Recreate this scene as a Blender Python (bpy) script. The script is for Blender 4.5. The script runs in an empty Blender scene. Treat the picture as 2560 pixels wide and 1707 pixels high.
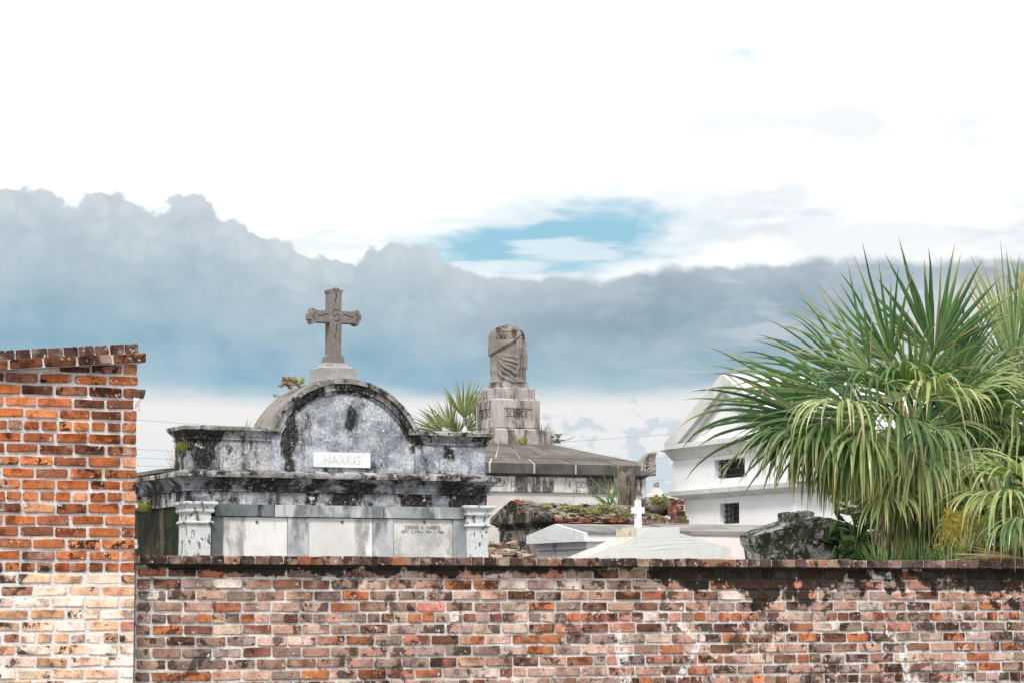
import bpy, bmesh, math, random
from mathutils import Vector, Matrix, noise

random.seed(11)
SC = bpy.context.scene
COL = SC.collection

# ------------------------------------------------------------------ camera
FPX = 6600.0                      # focal length in photo pixels (2560 wide)
YAW = math.radians(23.5)          # the cemetery grid is turned this far from the view
PITCH = math.atan(642 / FPX)
EYE = Vector((0, 0, 1.6))
cam_d = bpy.data.cameras.new('camera')
cam_d.sensor_width = 36.0
cam_d.lens = 36.0 * FPX / 2560
cam_d.clip_start = 0.1
cam_d.clip_end = 5000
cam = bpy.data.objects.new('camera', cam_d)
cam.location = EYE
cam.rotation_euler = (math.pi / 2 + PITCH, 0, -YAW)
COL.objects.link(cam)
SC.camera = cam
ROT = cam.rotation_euler.to_matrix()

# ------------------------------------------------------------------ exposure
SC.view_settings.view_transform = 'Standard'
SC.view_settings.look = 'None'
SC.view_settings.gamma = 1.0
SC.view_settings.use_curve_mapping = False
EXPO = 1.05
SC.view_settings.exposure = EXPO
SC.cycles.max_bounces = 4
SC.cycles.transparent_max_bounces = 8

SUN_TO = Vector((-0.52, -0.58, 0.92)).normalized()      # direction towards the sun
SUN_EL = math.asin(SUN_TO.z)
SUN_ROT = math.atan2(SUN_TO.x, SUN_TO.y)


def lin(r, g=None, b=None):
    if g is None:
        r, g, b = r
    def f(c):
        c /= 255.0
        return c / 12.92 if c <= 0.04045 else ((c + 0.055) / 1.055) ** 2.4
    return (f(r), f(g), f(b), 1.0)


# ------------------------------------------------------------------ node helper
class NT:
    def __init__(self, tree):
        self.t = tree
        tree.nodes.clear()

    def n(self, typ, **kw):
        nd = self.t.nodes.new(typ)
        for k, v in kw.items():
            setattr(nd, k, v)
        return nd

    def put(self, sock, v):
        if v is None:
            return
        if hasattr(v, 'is_output'):
            self.t.links.new(v, sock)
        else:
            if hasattr(sock, 'default_value'):
                dv = sock.default_value
                try:
                    if hasattr(dv, '__len__') and len(dv) == 4 and hasattr(v, '__len__') and len(v) == 3:
                        v = (*v, 1)
                    elif hasattr(dv, '__len__') and not hasattr(v, '__len__'):
                        v = [v] * len(dv)
                except TypeError:
                    pass
                sock.default_value = v

    def m(self, op, a, b=None, c=None, clamp=False):
        nd = self.n('ShaderNodeMath', operation=op, use_clamp=clamp)
        self.put(nd.inputs[0], a); self.put(nd.inputs[1], b); self.put(nd.inputs[2], c)
        return nd.outputs[0]

    def v(self, op, a, b=None, s=None):
        nd = self.n('ShaderNodeVectorMath', operation=op)
        self.put(nd.inputs[0], a); self.put(nd.inputs[1], b)
        if s is not None:
            self.put(nd.inputs['Scale'], s)
        return nd.outputs['Value'] if op in ('DOT_PRODUCT', 'LENGTH', 'DISTANCE') else nd.outputs[0]

    def comb(self, x, y, z):
        nd = self.n('ShaderNodeCombineXYZ')
        self.put(nd.inputs[0], x); self.put(nd.inputs[1], y); self.put(nd.inputs[2], z)
        return nd.outputs[0]

    def sep(self, v):
        nd = self.n('ShaderNodeSeparateXYZ')
        self.put(nd.inputs[0], v)
        return nd.outputs

    def noise(self, vec, scale, detail=5, rough=0.55, dist=0.0, col=False):
        nd = self.n('ShaderNodeTexNoise')
        self.put(nd.inputs['Vector'], vec)
        self.put(nd.inputs['Scale'], scale)
        self.put(nd.inputs['Detail'], min(detail, 4))
        self.put(nd.inputs['Roughness'], rough)
        self.put(nd.inputs['Distortion'], dist)
        return nd.outputs['Color' if col else 0]

    def step(self, x, lo, hi, a=0.0, b=1.0):
        nd = self.n('ShaderNodeMapRange', interpolation_type='SMOOTHSTEP')
        self.put(nd.inputs['Value'], x); self.put(nd.inputs['From Min'], lo); self.put(nd.inputs['From Max'], hi)
        self.put(nd.inputs['To Min'], a); self.put(nd.inputs['To Max'], b)
        return nd.outputs[0]

    def mix(self, f, a, b, mode='MIX'):
        nd = self.n('ShaderNodeMix', data_type='RGBA', blend_type=mode)
        self.put(nd.inputs[0], f); self.put(nd.inputs[6], a); self.put(nd.inputs[7], b)
        return nd.outputs[2]

    def ramp(self, f, stops):
        nd = self.n('ShaderNodeValToRGB')
        cr = nd.color_ramp
        while len(cr.elements) < len(stops):
            cr.elements.new(0.5)
        for e, (p, c) in zip(cr.elements, stops):
            e.position = p
            e.color = c if len(c) == 4 else (*c, 1)
        self.put(nd.inputs[0], f)
        return nd.outputs[0]

    def curve(self, x, pts):
        nd = self.n('ShaderNodeFloatCurve')
        c = nd.mapping.curves[0]
        c.points[0].location = pts[0]
        c.points[-1].location = pts[-1]
        for p in pts[1:-1]:
            c.points.new(*p)
        nd.mapping.update()
        self.put(nd.inputs['Value'], x)
        return nd.outputs[0]

    def pos(self):
        return self.n('ShaderNodeNewGeometry').outputs['Position']

    def bump(self, h, strength=0.4, dist=0.01):
        nd = self.n('ShaderNodeBump')
        self.put(nd.inputs['Height'], h); nd.inputs['Strength'].default_value = strength
        nd.inputs['Distance'].default_value = dist
        return nd.outputs[0]

    def surface(self, col, rough=0.9, bump=None, spec=0.25, alpha=None):
        b = self.n('ShaderNodeBsdfPrincipled')
        self.put(b.inputs['Base Color'], col); self.put(b.inputs['Roughness'], rough)
        b.inputs['Specular IOR Level'].default_value = spec
        if bump is not None:
            self.put(b.inputs['Normal'], bump)
        o = self.n('ShaderNodeOutputMaterial')
        self.t.links.new(b.outputs[0], o.inputs[0])
        return b


def newmat(name):
    mt = bpy.data.materials.new(name)
    mt.use_nodes = True
    return mt, NT(mt.node_tree)


# ------------------------------------------------------------------ world: sky and clouds
def build_world():
    w = bpy.data.worlds.new('World')
    SC.world = w
    w.use_nodes = True
    T = NT(w.node_tree)
    STR = 0.1
    K = 1.0 / (STR * 2 ** EXPO)
    d = T.n('ShaderNodeTexCoord').outputs['Generated']
    x, y, z = T.sep(T.v('NORMALIZE', d))
    a = T.m('SUBTRACT', T.m('ARCTAN2', x, y), YAW)
    X = T.m('MULTIPLY', a, FPX)                      # degrees of azimuth, scaled
    H = T.m('MULTIPLY', T.m('ARCSINE', z), FPX)      # height above the horizon, same scale
    P = T.comb(X, H, 0.0)
    def nz(sx, sy, seed, detail=5, rough=0.55, dist=0.0):
        nd = T.n('ShaderNodeTexNoise', noise_dimensions='2D')
        T.put(nd.inputs['Vector'], T.comb(T.m('MULTIPLY_ADD', X, 1.0 / sx, seed * 7.3), T.m('MULTIPLY_ADD', H, 1.0 / sy, seed * 3.1), 0.0))
        nd.inputs['Scale'].default_value = 1.0
        nd.inputs['Detail'].default_value = min(detail, 4)
        nd.inputs['Roughness'].default_value = rough
        nd.inputs['Distortion'].default_value = dist
        return nd.outputs[0]
    # top edge of the grey cloud bank
    edge = [(0, 500), (70, 490), (130, 500), (175, 531), (215, 522), (270, 498), (340, 528), (400, 535), (460, 504),
            (520, 520), (560, 560), (610, 575), (700, 620), (780, 645), (850, 648), (900, 625), (960, 612), (1040, 618),
            (1100, 650), (1180, 692), (1260, 702), (1400, 692), (1520, 700), (1640, 674), (1800, 668), (1950, 662),
            (2100, 655), (2250, 662), (2560, 665)]
    R = 1500.0
    pts = [((px - 1280 + R) / (2 * R), (1495 - py) / 2000.0) for px, py in edge]
    pts = [(0.0, pts[0][1])] + pts + [(1.0, pts[-1][1])]
    xn = T.m('DIVIDE', T.m('ADD', X, R), 2 * R, clamp=True)
    top = T.m('MULTIPLY', T.curve(xn, pts), 2000.0)
    leftw = T.step(X, -350, 150, 1.0, 0.35)
    bil = T.m('SUBTRACT', nz(95, 80, 3.1, 6, 0.6), 0.5)
    def puff(sz, seed):
        nd = T.n('ShaderNodeTexVoronoi', feature='SMOOTH_F1', voronoi_dimensions='2D')
        wv = T.m('MULTIPLY', T.m('SUBTRACT', nz(sz * 1.3, sz * 1.3, seed + 2.2, 3), 0.5), sz * 1.1)
        T.put(nd.inputs['Vector'], T.comb(T.m('DIVIDE', T.m('ADD', X, wv), sz), T.m('DIVIDE', T.m('SUBTRACT', H, wv), sz * .85), 0.0))
        nd.inputs['Scale'].default_value = 1.0
        nd.inputs['Smoothness'].default_value = 0.35
        return T.m('SUBTRACT', 0.5, nd.outputs['Distance'])
    pf1, pf2 = puff(92.0, 3.3), puff(36.0, 6.1)
    bil2 = T.m('ADD', T.m('MULTIPLY', pf1, 3.2), T.m('MULTIPLY', pf2, 1.5))
    top = T.m('ADD', top, T.m('MULTIPLY', T.m('ADD', T.m('MULTIPLY', bil, 60.0), T.m('MULTIPLY', bil2, 15.0)), leftw))
    below = T.m('SUBTRACT', top, H)                  # >0 inside the bank
    soft = T.step(X, -200, 500, 13.0, 20.0)
    m1 = T.step(below, T.m('MULTIPLY', soft, -0.5), soft)
    botn = nz(420, 120, 5.0, 3)
    bot = T.m('ADD', T.step(X, 100, 1000, 505.0, 540.0), T.m('MULTIPLY', T.m('SUBTRACT', botn, 0.5), 70.0))
    m2 = T.step(T.m('SUBTRACT', H, bot), -32.0, 34.0)
    band = T.m('MULTIPLY', m1, m2)
    q = T.m('DIVIDE', below, T.m('SUBTRACT', top, 510.0), clamp=True)
    c_left = T.ramp(q, [(0, lin(203, 213, 220)), (0.22, lin(186, 202, 212)), (0.5, lin(162, 188, 202)), (0.75, lin(144, 180, 200)), (1, lin(153, 191, 210))])
    c_right = T.ramp(q, [(0, lin(170, 185, 195)), (0.25, lin(147, 170, 185)), (0.55, lin(147, 173, 188)), (0.8, lin(154, 184, 200)), (1, lin(176, 202, 215))])
    cb = T.mix(T.step(X, -350, 350), c_left, c_right)
    lump = T.m('ADD', T.m('MULTIPLY', nz(190, 130, 1.7, 4, 0.5, 0.1), 0.7), T.m('MULTIPLY', nz(600, 70, 9.2, 5), 0.3))
    cb = T.mix(T.step(lump, 0.34, 0.68, 0.0, 0.36), cb, lin(202, 214, 222))
    cb = T.mix(T.step(lump, 0.47, 0.30, 0.0, 0.16), cb, lin(138, 160, 178))
    near = T.step(below, 330.0, 20.0)
    puffs = T.m('ADD', T.m('MULTIPLY', pf1, 0.75), T.m('MULTIPLY', pf2, 0.4))
    cb = T.mix(T.m('MULTIPLY', T.m('MULTIPLY', T.step(puffs, 0.02, 0.42), near), T.m('MULTIPLY', leftw, 0.34)), cb, lin(228, 232, 238))
    cb = T.mix(T.m('MULTIPLY', T.m('MULTIPLY', T.step(puffs, 0.05, -0.30), near), T.m('MULTIPLY', leftw, 0.30)), cb, lin(168, 182, 196))
    streak = T.m('MULTIPLY', T.step(nz(300, 60, 4.4, 4, 0.55, 0.1), 0.52, 0.72), T.step(X, 80, 700))
    cb = T.mix(T.m('MULTIPLY', streak, 0.45), cb, lin(222, 226, 232))
    far_r = T.m('MULTIPLY', T.step(X, 760, 1060), T.step(H, 820, 700))
    cb = T.mix(T.m('MULTIPLY', far_r, 0.75), cb, lin(232, 236, 240))
    # bright cloud above, a gap of blue in it
    wn = nz(700, 260, 2.2, 4)
    white = T.mix(T.step(wn, 0.5, 0.72, 0.0, 0.35), (1.25, 1.25, 1.25, 1), lin(234, 240, 245))
    rw = T.m('MULTIPLY', T.step(X, -100, 700), T.step(nz(520, 190, 15.2, 4), 0.36, 0.62))
    white = T.mix(T.m('MULTIPLY', rw, 0.9), white, lin(241, 245, 249))
    hi_w = T.step(H, 1150, 1480)
    white = T.mix(hi_w, white, (1.3, 1.3, 1.3, 1))
    gx = T.m('DIVIDE', T.m('SUBTRACT', X, 105.0), 390.0)
    gy0 = T.m('SUBTRACT', T.m('SUBTRACT', H, 893.0), T.m('MULTIPLY', T.m('SUBTRACT', X, 115.0), 0.11))
    gy = T.m('DIVIDE', gy0, 100.0)
    rr = T.m('SQRT', T.m('ADD', T.m('MULTIPLY', gx, gx), T.m('MULTIPLY', gy, gy)))
    rr = T.m('ADD', rr, T.m('MULTIPLY', T.m('SUBTRACT', nz(170, 62, 6.6, 4, 0.55), 0.5), 1.0))
    gap = T.step(rr, 1.08, 0.45)
    wisp = T.step(nz(420, 60, 11.3, 4, 0.5, 0.0), 0.48, 0.62, 1.0, 0.30)
    halo = T.step(rr, 1.75, 0.8)
    gap = T.m('MULTIPLY', gap, wisp)
    d2 = T.v('LENGTH', T.v('SUBTRACT', T.comb(T.m('DIVIDE', X, 1.9), H, 0), (590 / 1.9, 1353, 0)))
    gap2 = T.m('MULTIPLY', T.step(T.m('ADD', d2, T.m('MULTIPLY', nz(60, 40, 5.5), 60.0)), 62.0, 32.0), 0.42)
    gap = T.m('MAXIMUM', gap, gap2)
    veil = T.m('MULTIPLY', T.step(nz(420, 90, 12.5, 4), 0.46, 0.66), T.m('MULTIPLY', T.step(H, 700, 800), T.step(H, 1060, 940)))
    white = T.mix(T.m('MULTIPLY', T.m('MAXIMUM', veil, halo), 0.6), white, lin(208, 224, 233))
    sky = T.n('ShaderNodeTexSky', sky_type='NISHITA', sun_disc=False, sun_elevation=SUN_EL, sun_rotation=SUN_ROT)
    sky.air_density = 1.2
    blue = T.mix(0.18, lin(128, 186, 210), T.v('SCALE', sky.outputs[0], None, STR * 2 ** EXPO))
    up = T.mix(gap, white, blue)
    # pale strip along the horizon with small far cumulus
    strip = T.mix(T.step(H, 120, 480), lin(222, 232, 238), lin(240, 239, 239))
    cu = T.m('MULTIPLY', T.step(T.m('ADD', nz(95, 62, 3.7, 5, 0.55), T.m('MULTIPLY', T.m('SUBTRACT', H, 390.0), -0.0011)), 0.47, 0.56), T.step(X, -120, 120))
    strip = T.mix(T.m('MULTIPLY', cu, 0.6), strip, lin(190, 210, 221))
    # far bank colour only shows between its own edges
    low = T.step(H, 515.0, 505.0)
    base = T.mix(T.step(T.m('SUBTRACT', H, 640.0), -90, 60), strip, up)
    col = T.mix(band, base, cb)
    col = T.v('SCALE', col, None, K)
    bg = T.n('ShaderNodeBackground')
    T.put(bg.inputs[0], col)
    bg.inputs[1].default_value = STR
    o = T.n('ShaderNodeOutputWorld')
    T.t.links.new(bg.outputs[0], o.inputs[0])
    w.cycles.sampling_method = 'MANUAL'
    w.cycles.sample_map_resolution = 1024


build_world()
sun_d = bpy.data.lights.new('sun', 'SUN')
sun_d.energy = 1.5
sun_d.angle = math.radians(12)
sun_d.color = (1.0, 0.96, 0.9)
sun = bpy.data.objects.new('sun', sun_d)
sun.rotation_euler = SUN_TO.to_track_quat('Z', 'Y').to_euler()
sun.location = (0, 0, 30)
COL.objects.link(sun)


# ------------------------------------------------------------------ placement helpers
def ray(px, py):
    return ROT @ Vector(((px - 1280) / FPX, (853.5 - py) / FPX, -1))

def onY(px, py, Y):
    d = ray(px, py)
    return EYE + d * (Y / d.y)

def onX(px, py, X):
    d = ray(px, py)
    return EYE + d * (X / d.x)

def proj(p):
    c = ROT.transposed() @ (Vector(p) - EYE)
    return (1280 + FPX * c.x / -c.z, 853.5 - FPX * c.y / -c.z, -c.z)


# ------------------------------------------------------------------ mesh helpers
def loft(bm, rings, cap0=True, cap1=True, closed=True):
    vs = [[bm.verts.new(p) for p in r] for r in rings]
    n = len(vs[0])
    for a, b in zip(vs, vs[1:]):
        for i in range(n if closed else n - 1):
            j = (i + 1) % n
            try:
                bm.faces.new((a[i], a[j], b[j], b[i]))
            except ValueError:
                pass
    if closed and cap0:
        bm.faces.new(vs[0][::-1])
    if closed and cap1:
        bm.faces.new(vs[-1])
    return vs

def rect(x0, x1, y0, y1, z, o=0.0):
    return [Vector((x0 - o, y0 - o, z)), Vector((x1 + o, y0 - o, z)), Vector((x1 + o, y1 + o, z)), Vector((x0 - o, y1 + o, z))]

def prof(bm, x0, x1, y0, y1, pr):
    """mouldings wrapped round a rectangle: pr = [(outward offset, z), ...] from the bottom up"""
    loft(bm, [rect(x0, x1, y0, y1, z, o) for o, z in pr])

def box(bm, x0, x1, y0, y1, z0, z1):
    loft(bm, [rect(x0, x1, y0, y1, z0), rect(x0, x1, y0, y1, z1)])

def prism(bm, pts, y0, y1):
    """outline in x,z pushed from y0 (front) to y1"""
    loft(bm, [[Vector((x, y0, z)) for x, z in pts], [Vector((x, y1, z)) for x, z in pts]])

def prism_x(bm, pts, x0, x1):
    loft(bm, [[Vector((x0, y, z)) for y, z in pts], [Vector((x1, y, z)) for y, z in pts]])

def tube(bm, pts, r, n=6, r1=None):
    rings = []
    N = len(pts)
    for i, p in enumerate(pts):
        p = Vector(p)
        t = (Vector(pts[min(i + 1, N - 1)]) - Vector(pts[max(i - 1, 0)])).normalized()
        up = Vector((0, 0, 1)) if abs(t.z) < 0.95 else Vector((1, 0, 0))
        s = t.cross(up).normalized(); u = s.cross(t)
        rad = r if r1 is None else r + (r1 - r) * i / (N - 1)
        rings.append([p + (s * math.cos(2 * math.pi * k / n) + u * math.sin(2 * math.pi * k / n)) * rad for k in range(n)])
    loft(bm, rings)

def roughen(bm, maxlen=0.08, amp=0.006, scale=7.0, seed=0.0):
    for _ in range(2):
        es = [e for e in bm.edges if e.calc_length() > maxlen * 1.5]
        if not es:
            break
        groups = {}
        for e in es:
            groups.setdefault(min(12, int(e.calc_length() / maxlen)), []).append(e)
        for cuts, ee in groups.items():
            ee = [e for e in ee if e.is_valid]
            if cuts > 0 and ee:
                bmesh.ops.subdivide_edges(bm, edges=ee, cuts=cuts, use_grid_fill=True)
    off = Vector((seed, seed * 1.7, seed * 0.3))
    for v in bm.verts:
        v.co += (noise.noise_vector(v.co * scale + off) + 0.5 * noise.noise_vector(v.co * scale * 2.7 + off)) * amp

def link(o, parent=None):
    COL.objects.link(o)
    if parent is not None:
        o.parent = parent
        L = parent.location.copy()
        q = parent
        if q.parent is not None:
            L = Vector((0, 0, 0)) if q.type == 'MESH' and q.location.length == 0 else q.location
        o.matrix_parent_inverse = Matrix.Translation(-Vector(L)) if parent.parent is None else parent_inv(parent)
    return o

def parent_inv(p):
    """world-space inverse of a part whose own parent is a thing"""
    w = Matrix.Translation(p.location)
    if p.parent is not None:
        pw = Matrix.Translation(p.parent.location)
        w = pw @ p.matrix_parent_inverse @ w
    return w.inverted()

def obj(name, bm, mat, parent=None, smooth=False, recalc=True):
    me = bpy.data.meshes.new(name)
    if recalc:
        bmesh.ops.recalc_face_normals(bm, faces=bm.faces)
    bm.to_mesh(me); bm.free()
    if smooth:
        me.shade_smooth()
    for mt in (mat if isinstance(mat, (list, tuple)) else [mat]):
        me.materials.append(mt)
    o = bpy.data.objects.new(name, me)
    return link(o, parent)

def tag(o, label, cat, group=None):
    o['label'] = label; o['category'] = cat
    if group:
        o['group'] = group
    return o

def thing(name, label, cat, loc, group=None):
    o = bpy.data.objects.new(name, None)
    o.empty_display_size = 0.2
    o.location = loc
    COL.objects.link(o)
    return tag(o, label, cat, group)

def B():
    return bmesh.new()

def text_mesh(name, body, size, center, mat, parent, width=None, depth=0.002, face='front', squeeze=1.0):
    """lettering lying on a wall: face 'front' looks to -Y, 'left' looks to -X"""
    cu = bpy.data.curves.new(name, 'FONT')
    cu.body = body; cu.size = 1.0; cu.align_x = 'CENTER'; cu.align_y = 'CENTER'
    cu.extrude = 0.0
    cu.resolution_u = 3
    t = bpy.data.objects.new(name, cu)
    COL.objects.link(t)
    dg = bpy.context.evaluated_depsgraph_get()
    me = bpy.data.meshes.new_from_object(t.evaluated_get(dg))
    bpy.data.objects.remove(t)
    xs = [v.co.x for v in me.vertices]; ys = [v.co.y for v in me.vertices]
    cx, cy = (min(xs) + max(xs)) / 2, (min(ys) + max(ys)) / 2
    kx = (width / (max(xs) - min(xs))) if width else size * squeeze
    ky = size / (max(ys) - min(ys))
    for v in me.vertices:
        a, b = (v.co.x - cx) * kx, (v.co.y - cy) * ky
        if face == 'front':
            v.co = Vector((center[0] + a, center[1] - depth, center[2] + b))
        else:
            v.co = Vector((center[0] - depth, center[1] - a, center[2] + b))
    me.materials.clear(); me.materials.append(mat)
    o = bpy.data.objects.new(name, me)
    return link(o, parent)


# ------------------------------------------------------------------ materials
def stone(name, c1, c2, mould=(0.022, 0.021, 0.019), m=(0.55, 0.68), mscale=2.2, streak=1.0, fleck=None, fl=(0.6, 0.66),
          flscale=16.0, rough=0.92, bump=0.35, s1=1.6, grain=0.25, mould_amt=1.0, green=None, fine=55.0, veins=None, spec=0.2, seed=0.0, drip=0.0, rust=None, rust_amt=0.5):
    mt, T = newmat(name)
    p = T.v('ADD', T.pos(), (seed, seed * 0.7, seed * 1.3))
    a = T.noise(p, s1, 6, 0.6)
    col = T.mix(T.step(a, 0.36, 0.64), c1, c2)
    g = T.noise(p, fine, 4, 0.7)
    if veins is not None:
        pv = T.v('MULTIPLY', T.v('ADD', p, T.v('SCALE', T.noise(p, 1.3, 3, col=True), None, 0.9)), (1.0, 1.0, 0.55))
        wv = T.n('ShaderNodeTexWave', wave_type='BANDS', bands_direction='DIAGONAL')
        T.put(wv.inputs['Vector'], pv); wv.inputs['Scale'].default_value = 1.1
        wv.inputs['Distortion'].default_value = 7.0; wv.inputs['Detail'].default_value = 4.0
        col = T.mix(T.step(wv.outputs['Fac'], 0.55, 0.95, 0, 0.7), col, veins)
    ps = T.v('MULTIPLY', p, (1.0, 1.0, streak))
    b = T.noise(ps, mscale, 8, 0.66, 0.15)
    mk = T.step(b, m[0], m[1])
    if drip:
        dn = T.step(T.noise(T.v('MULTIPLY', p, (1.0, 1.0, 0.10)), mscale * 4.0, 4, 0.65), 0.52, 0.66)
        mk = T.m('MAXIMUM', mk, T.m('MULTIPLY', T.m('MULTIPLY', dn, drip), T.step(b, m[0] - 0.12, m[0] + 0.02)))
    mk = T.m('MULTIPLY', mk, T.step(T.noise(p, 30.0, 4, 0.7), 0.25, 0.55, 0.55, 1.0))
    mk = T.m('MULTIPLY', mk, mould_amt)
    mc = mould
    if green is not None:
        mc = T.mix(T.step(T.noise(p, 3.1, 4), 0.5, 0.62), mould, green)
    if rust is not None:
        col = T.mix(T.step(T.noise(p, 4.3, 5, 0.65), 0.55, 0.66, 0.0, rust_amt), col, rust)
    col = T.mix(mk, col, mc)
    if fleck is not None:
        f = T.step(T.noise(p, flscale, 5, 0.7), fl[0], fl[1])
        col = T.mix(f, col, fleck)
    col = T.mix(1.0, col, T.ramp(g, [(0.3, (1 - grain,) * 3), (0.7, (1 + grain * 0.4,) * 3)]), 'MULTIPLY')
    h = T.m('ADD', T.m('MULTIPLY', g, 0.5), T.m('MULTIPLY', T.noise(p, 14.0, 5, 0.6), 1.0))
    T.surface(col, rough, T.bump(h, bump, 0.012), spec)
    return mt


def flat(name, c, rough=0.8, var=0.12, scale=8.0, spec=0.2):
    mt, T = newmat(name)
    n = T.noise(T.pos(), scale, 5, 0.6)
    col = T.mix(1.0, c, T.ramp(n, [(0.3, (1 - var,) * 3), (0.7, (1 + var,) * 3)]), 'MULTIPLY')
    T.surface(col, rough, None, spec)
    return mt


WALL_Y = 16.50
WALL_TOP = onY(340, 1386, WALL_Y - 0.05).z

def wall_mould(T, p):
    """black algae creeping down from under the coping, heavier on the right"""
    x, y, z = T.sep(p)
    dz = T.m('SUBTRACT', z, WALL_TOP - 0.06)                      # 0 under the coping, negative below
    heavy = T.step(x, 7.4, 9.8, 0.0, 1.0)
    n = T.noise(T.v('MULTIPLY', p, (1.0, 1.0, 0.55)), 2.6, 6, 0.62, 0.4)
    n2 = T.noise(p, 11.0, 5, 0.65)
    reach = T.m('ADD', T.m('MULTIPLY', heavy, 0.24), 0.085)
    f = T.m('DIVIDE', dz, reach)                                  # 0..-1 in the reach
    s = T.m('ADD', T.m('ADD', T.m('MULTIPLY', n, 3.4), T.m('MULTIPLY', n2, 2.4)), T.m('SUBTRACT', f, 1.28))
    mk = T.step(s, 0.98, 1.22)
    return T.m('MULTIPLY', T.m('MULTIPLY', mk, 0.93), T.step(dz, 0.012, -0.002))

def wall_paint(T, p):
    """worn white strokes painted on the wall"""
    segs = [((1536, 1566), (1574, 1600), .03), ((1548, 1580), (1566, 1712), .055), ((1756, 1594), (1690, 1705), .03), ((1700, 1560), (1790, 1640), .02),
            ((2222, 1580), (2248, 1602), .025), ((2258, 1622), (2270, 1700), .04), ((2440, 1574), (2392, 1668), .032), ((2400, 1660), (2420, 1700), .05)]
    x, y, z = T.sep(p)
    q = T.comb(x, 0.0, z)
    tot = None
    nn = T.m('MULTIPLY', T.m('SUBTRACT', T.noise(p, 14.0, 5, 0.7), 0.5), 0.045)
    for a, b, w in segs:
        A = onY(*a, WALL_Y); Bp = onY(*b, WALL_Y)
        A.y = Bp.y = 0
        ba = Bp - A
        pa = T.v('SUBTRACT', q, A)
        h = T.m('DIVIDE', T.v('DOT_PRODUCT', pa, ba), ba.length_squared, clamp=True)
        dd = T.v('LENGTH', T.v('SUBTRACT', pa, T.v('SCALE', ba, None, h)))
        k = T.step(T.m('ADD', dd, nn), w, w * 0.7)
        tot = k if tot is None else T.m('MAXIMUM', tot, k)
    return T.m('MULTIPLY', tot, T.step(T.noise(p, 17.0, 5, 0.75), 0.44, 0.60))


def brick_material(name, mould=True, paint=True, soot=(0.50, 0.63), soot_amt=0.85):
    mt, T = newmat(name)
    oi = T.n('ShaderNodeObjectInfo')
    at = T.n('ShaderNodeAttribute', attribute_name='tint')
    base = T.mix(1.0, oi.outputs['Color'], at.outputs['Color'], 'MULTIPLY')
    p0 = T.pos()
    p = T.v('ADD', p0, T.v('SCALE', T.comb(oi.outputs['Random'], oi.outputs['Random'], oi.outputs['Random']), None, 9.0))
    big = T.noise(p, 8.0, 5, 0.62)
    col = T.mix(1.0, base, T.ramp(big, [(0.36, (0.42, 0.37, 0.34)), (0.47, (0.92, 0.91, 0.90)), (0.56, (1.06, 1.06, 1.06)), (0.66, (1.32, 1.32, 1.32))]), 'MULTIPLY')
    col = T.mix(T.step(T.noise(p, 5.0, 4, 0.6), 0.55, 0.68, 0.0, 0.45), col, (0.60, 0.50, 0.42, 1))
    rr = T.m('FRACT', T.m('MULTIPLY', oi.outputs['Random'], 7.31))
    thr = T.m('SUBTRACT', soot[0] + .075, T.m('MULTIPLY', T.m('MULTIPLY', rr, rr), 0.13))
    sn = T.noise(p, 9.5, 6, 0.66, 0.35)
    s = T.step(T.m('SUBTRACT', sn, thr), 0.0, 0.055)
    wn_ = T.noise(p0, 1.7, 5, 0.6)
    col = T.mix(1.0, col, T.ramp(wn_, [(0.34, (0.72, 0.70, 0.68)), (0.5, (1, 1, 1)), (0.66, (1.12, 1.11, 1.10))]), 'MULTIPLY')
    s = T.m('MAXIMUM', s, T.m('MULTIPLY', T.step(T.noise(p0, 4.4, 6, 0.68, 0.4), 0.585, 0.64), 0.9))
    col = T.mix(T.m('MULTIPLY', s, soot_amt), col, (0.020, 0.014, 0.011, 1))
    e = T.step(T.noise(p, 19.0, 5, 0.7), 0.62, 0.68)
    col = T.mix(T.m('MULTIPLY', e, 0.75), col, (0.74, 0.70, 0.66, 1))
    pit = T.noise(p, 75.0, 4, 0.75)
    col = T.mix(1.0, col, T.ramp(pit, [(0.28, (0.55,) * 3), (0.5, (1,) * 3), (0.7, (1.15,) * 3)]), 'MULTIPLY')
    if paint:
        col = T.mix(T.m('MULTIPLY', wall_paint(T, p0), 0.85), col, (0.82, 0.81, 0.80, 1))
    if mould:
        col = T.mix(wall_mould(T, p0), col, (0.018, 0.017, 0.013, 1))
    h = T.m('ADD', pit, T.m('MULTIPLY', big, 1.5))
    T.surface(col, 0.93, T.bump(h, 0.5, 0.008), 0.15)
    return mt


def mortar_material(name, c1, c2, mould=True, paint=False, dirt=0.4):
    mt, T = newmat(name)
    p = T.pos()
    n = T.noise(p, 5.0, 6, 0.65)
    col = T.mix(T.step(n, 0.35, 0.65), c1, c2)
    g = T.noise(p, 60.0, 4, 0.7)
    col = T.mix(1.0, col, T.ramp(g, [(0.3, (0.65,) * 3), (0.6, (1.08,) * 3)]), 'MULTIPLY')
    d = T.m('MAXIMUM', T.step(T.noise(p, 7.5, 6, 0.7), 0.56, 0.68), T.step(T.noise(p, 4.4, 6, 0.68, 0.4), 0.585, 0.64))
    col = T.mix(T.m('MULTIPLY', d, dirt), col, (0.03, 0.027, 0.024, 1))
    if paint:
        col = T.mix(T.m('MULTIPLY', wall_paint(T, p), 0.9), col, (0.85, 0.84, 0.83, 1))
    if mould:
        col = T.mix(wall_mould(T, p), col, (0.018, 0.017, 0.013, 1))
    T.surface(col, 0.95, T.bump(T.m('ADD', g, T.m('MULTIPLY', n, 2)), 0.6, 0.01), 0.1)
    return mt


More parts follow.
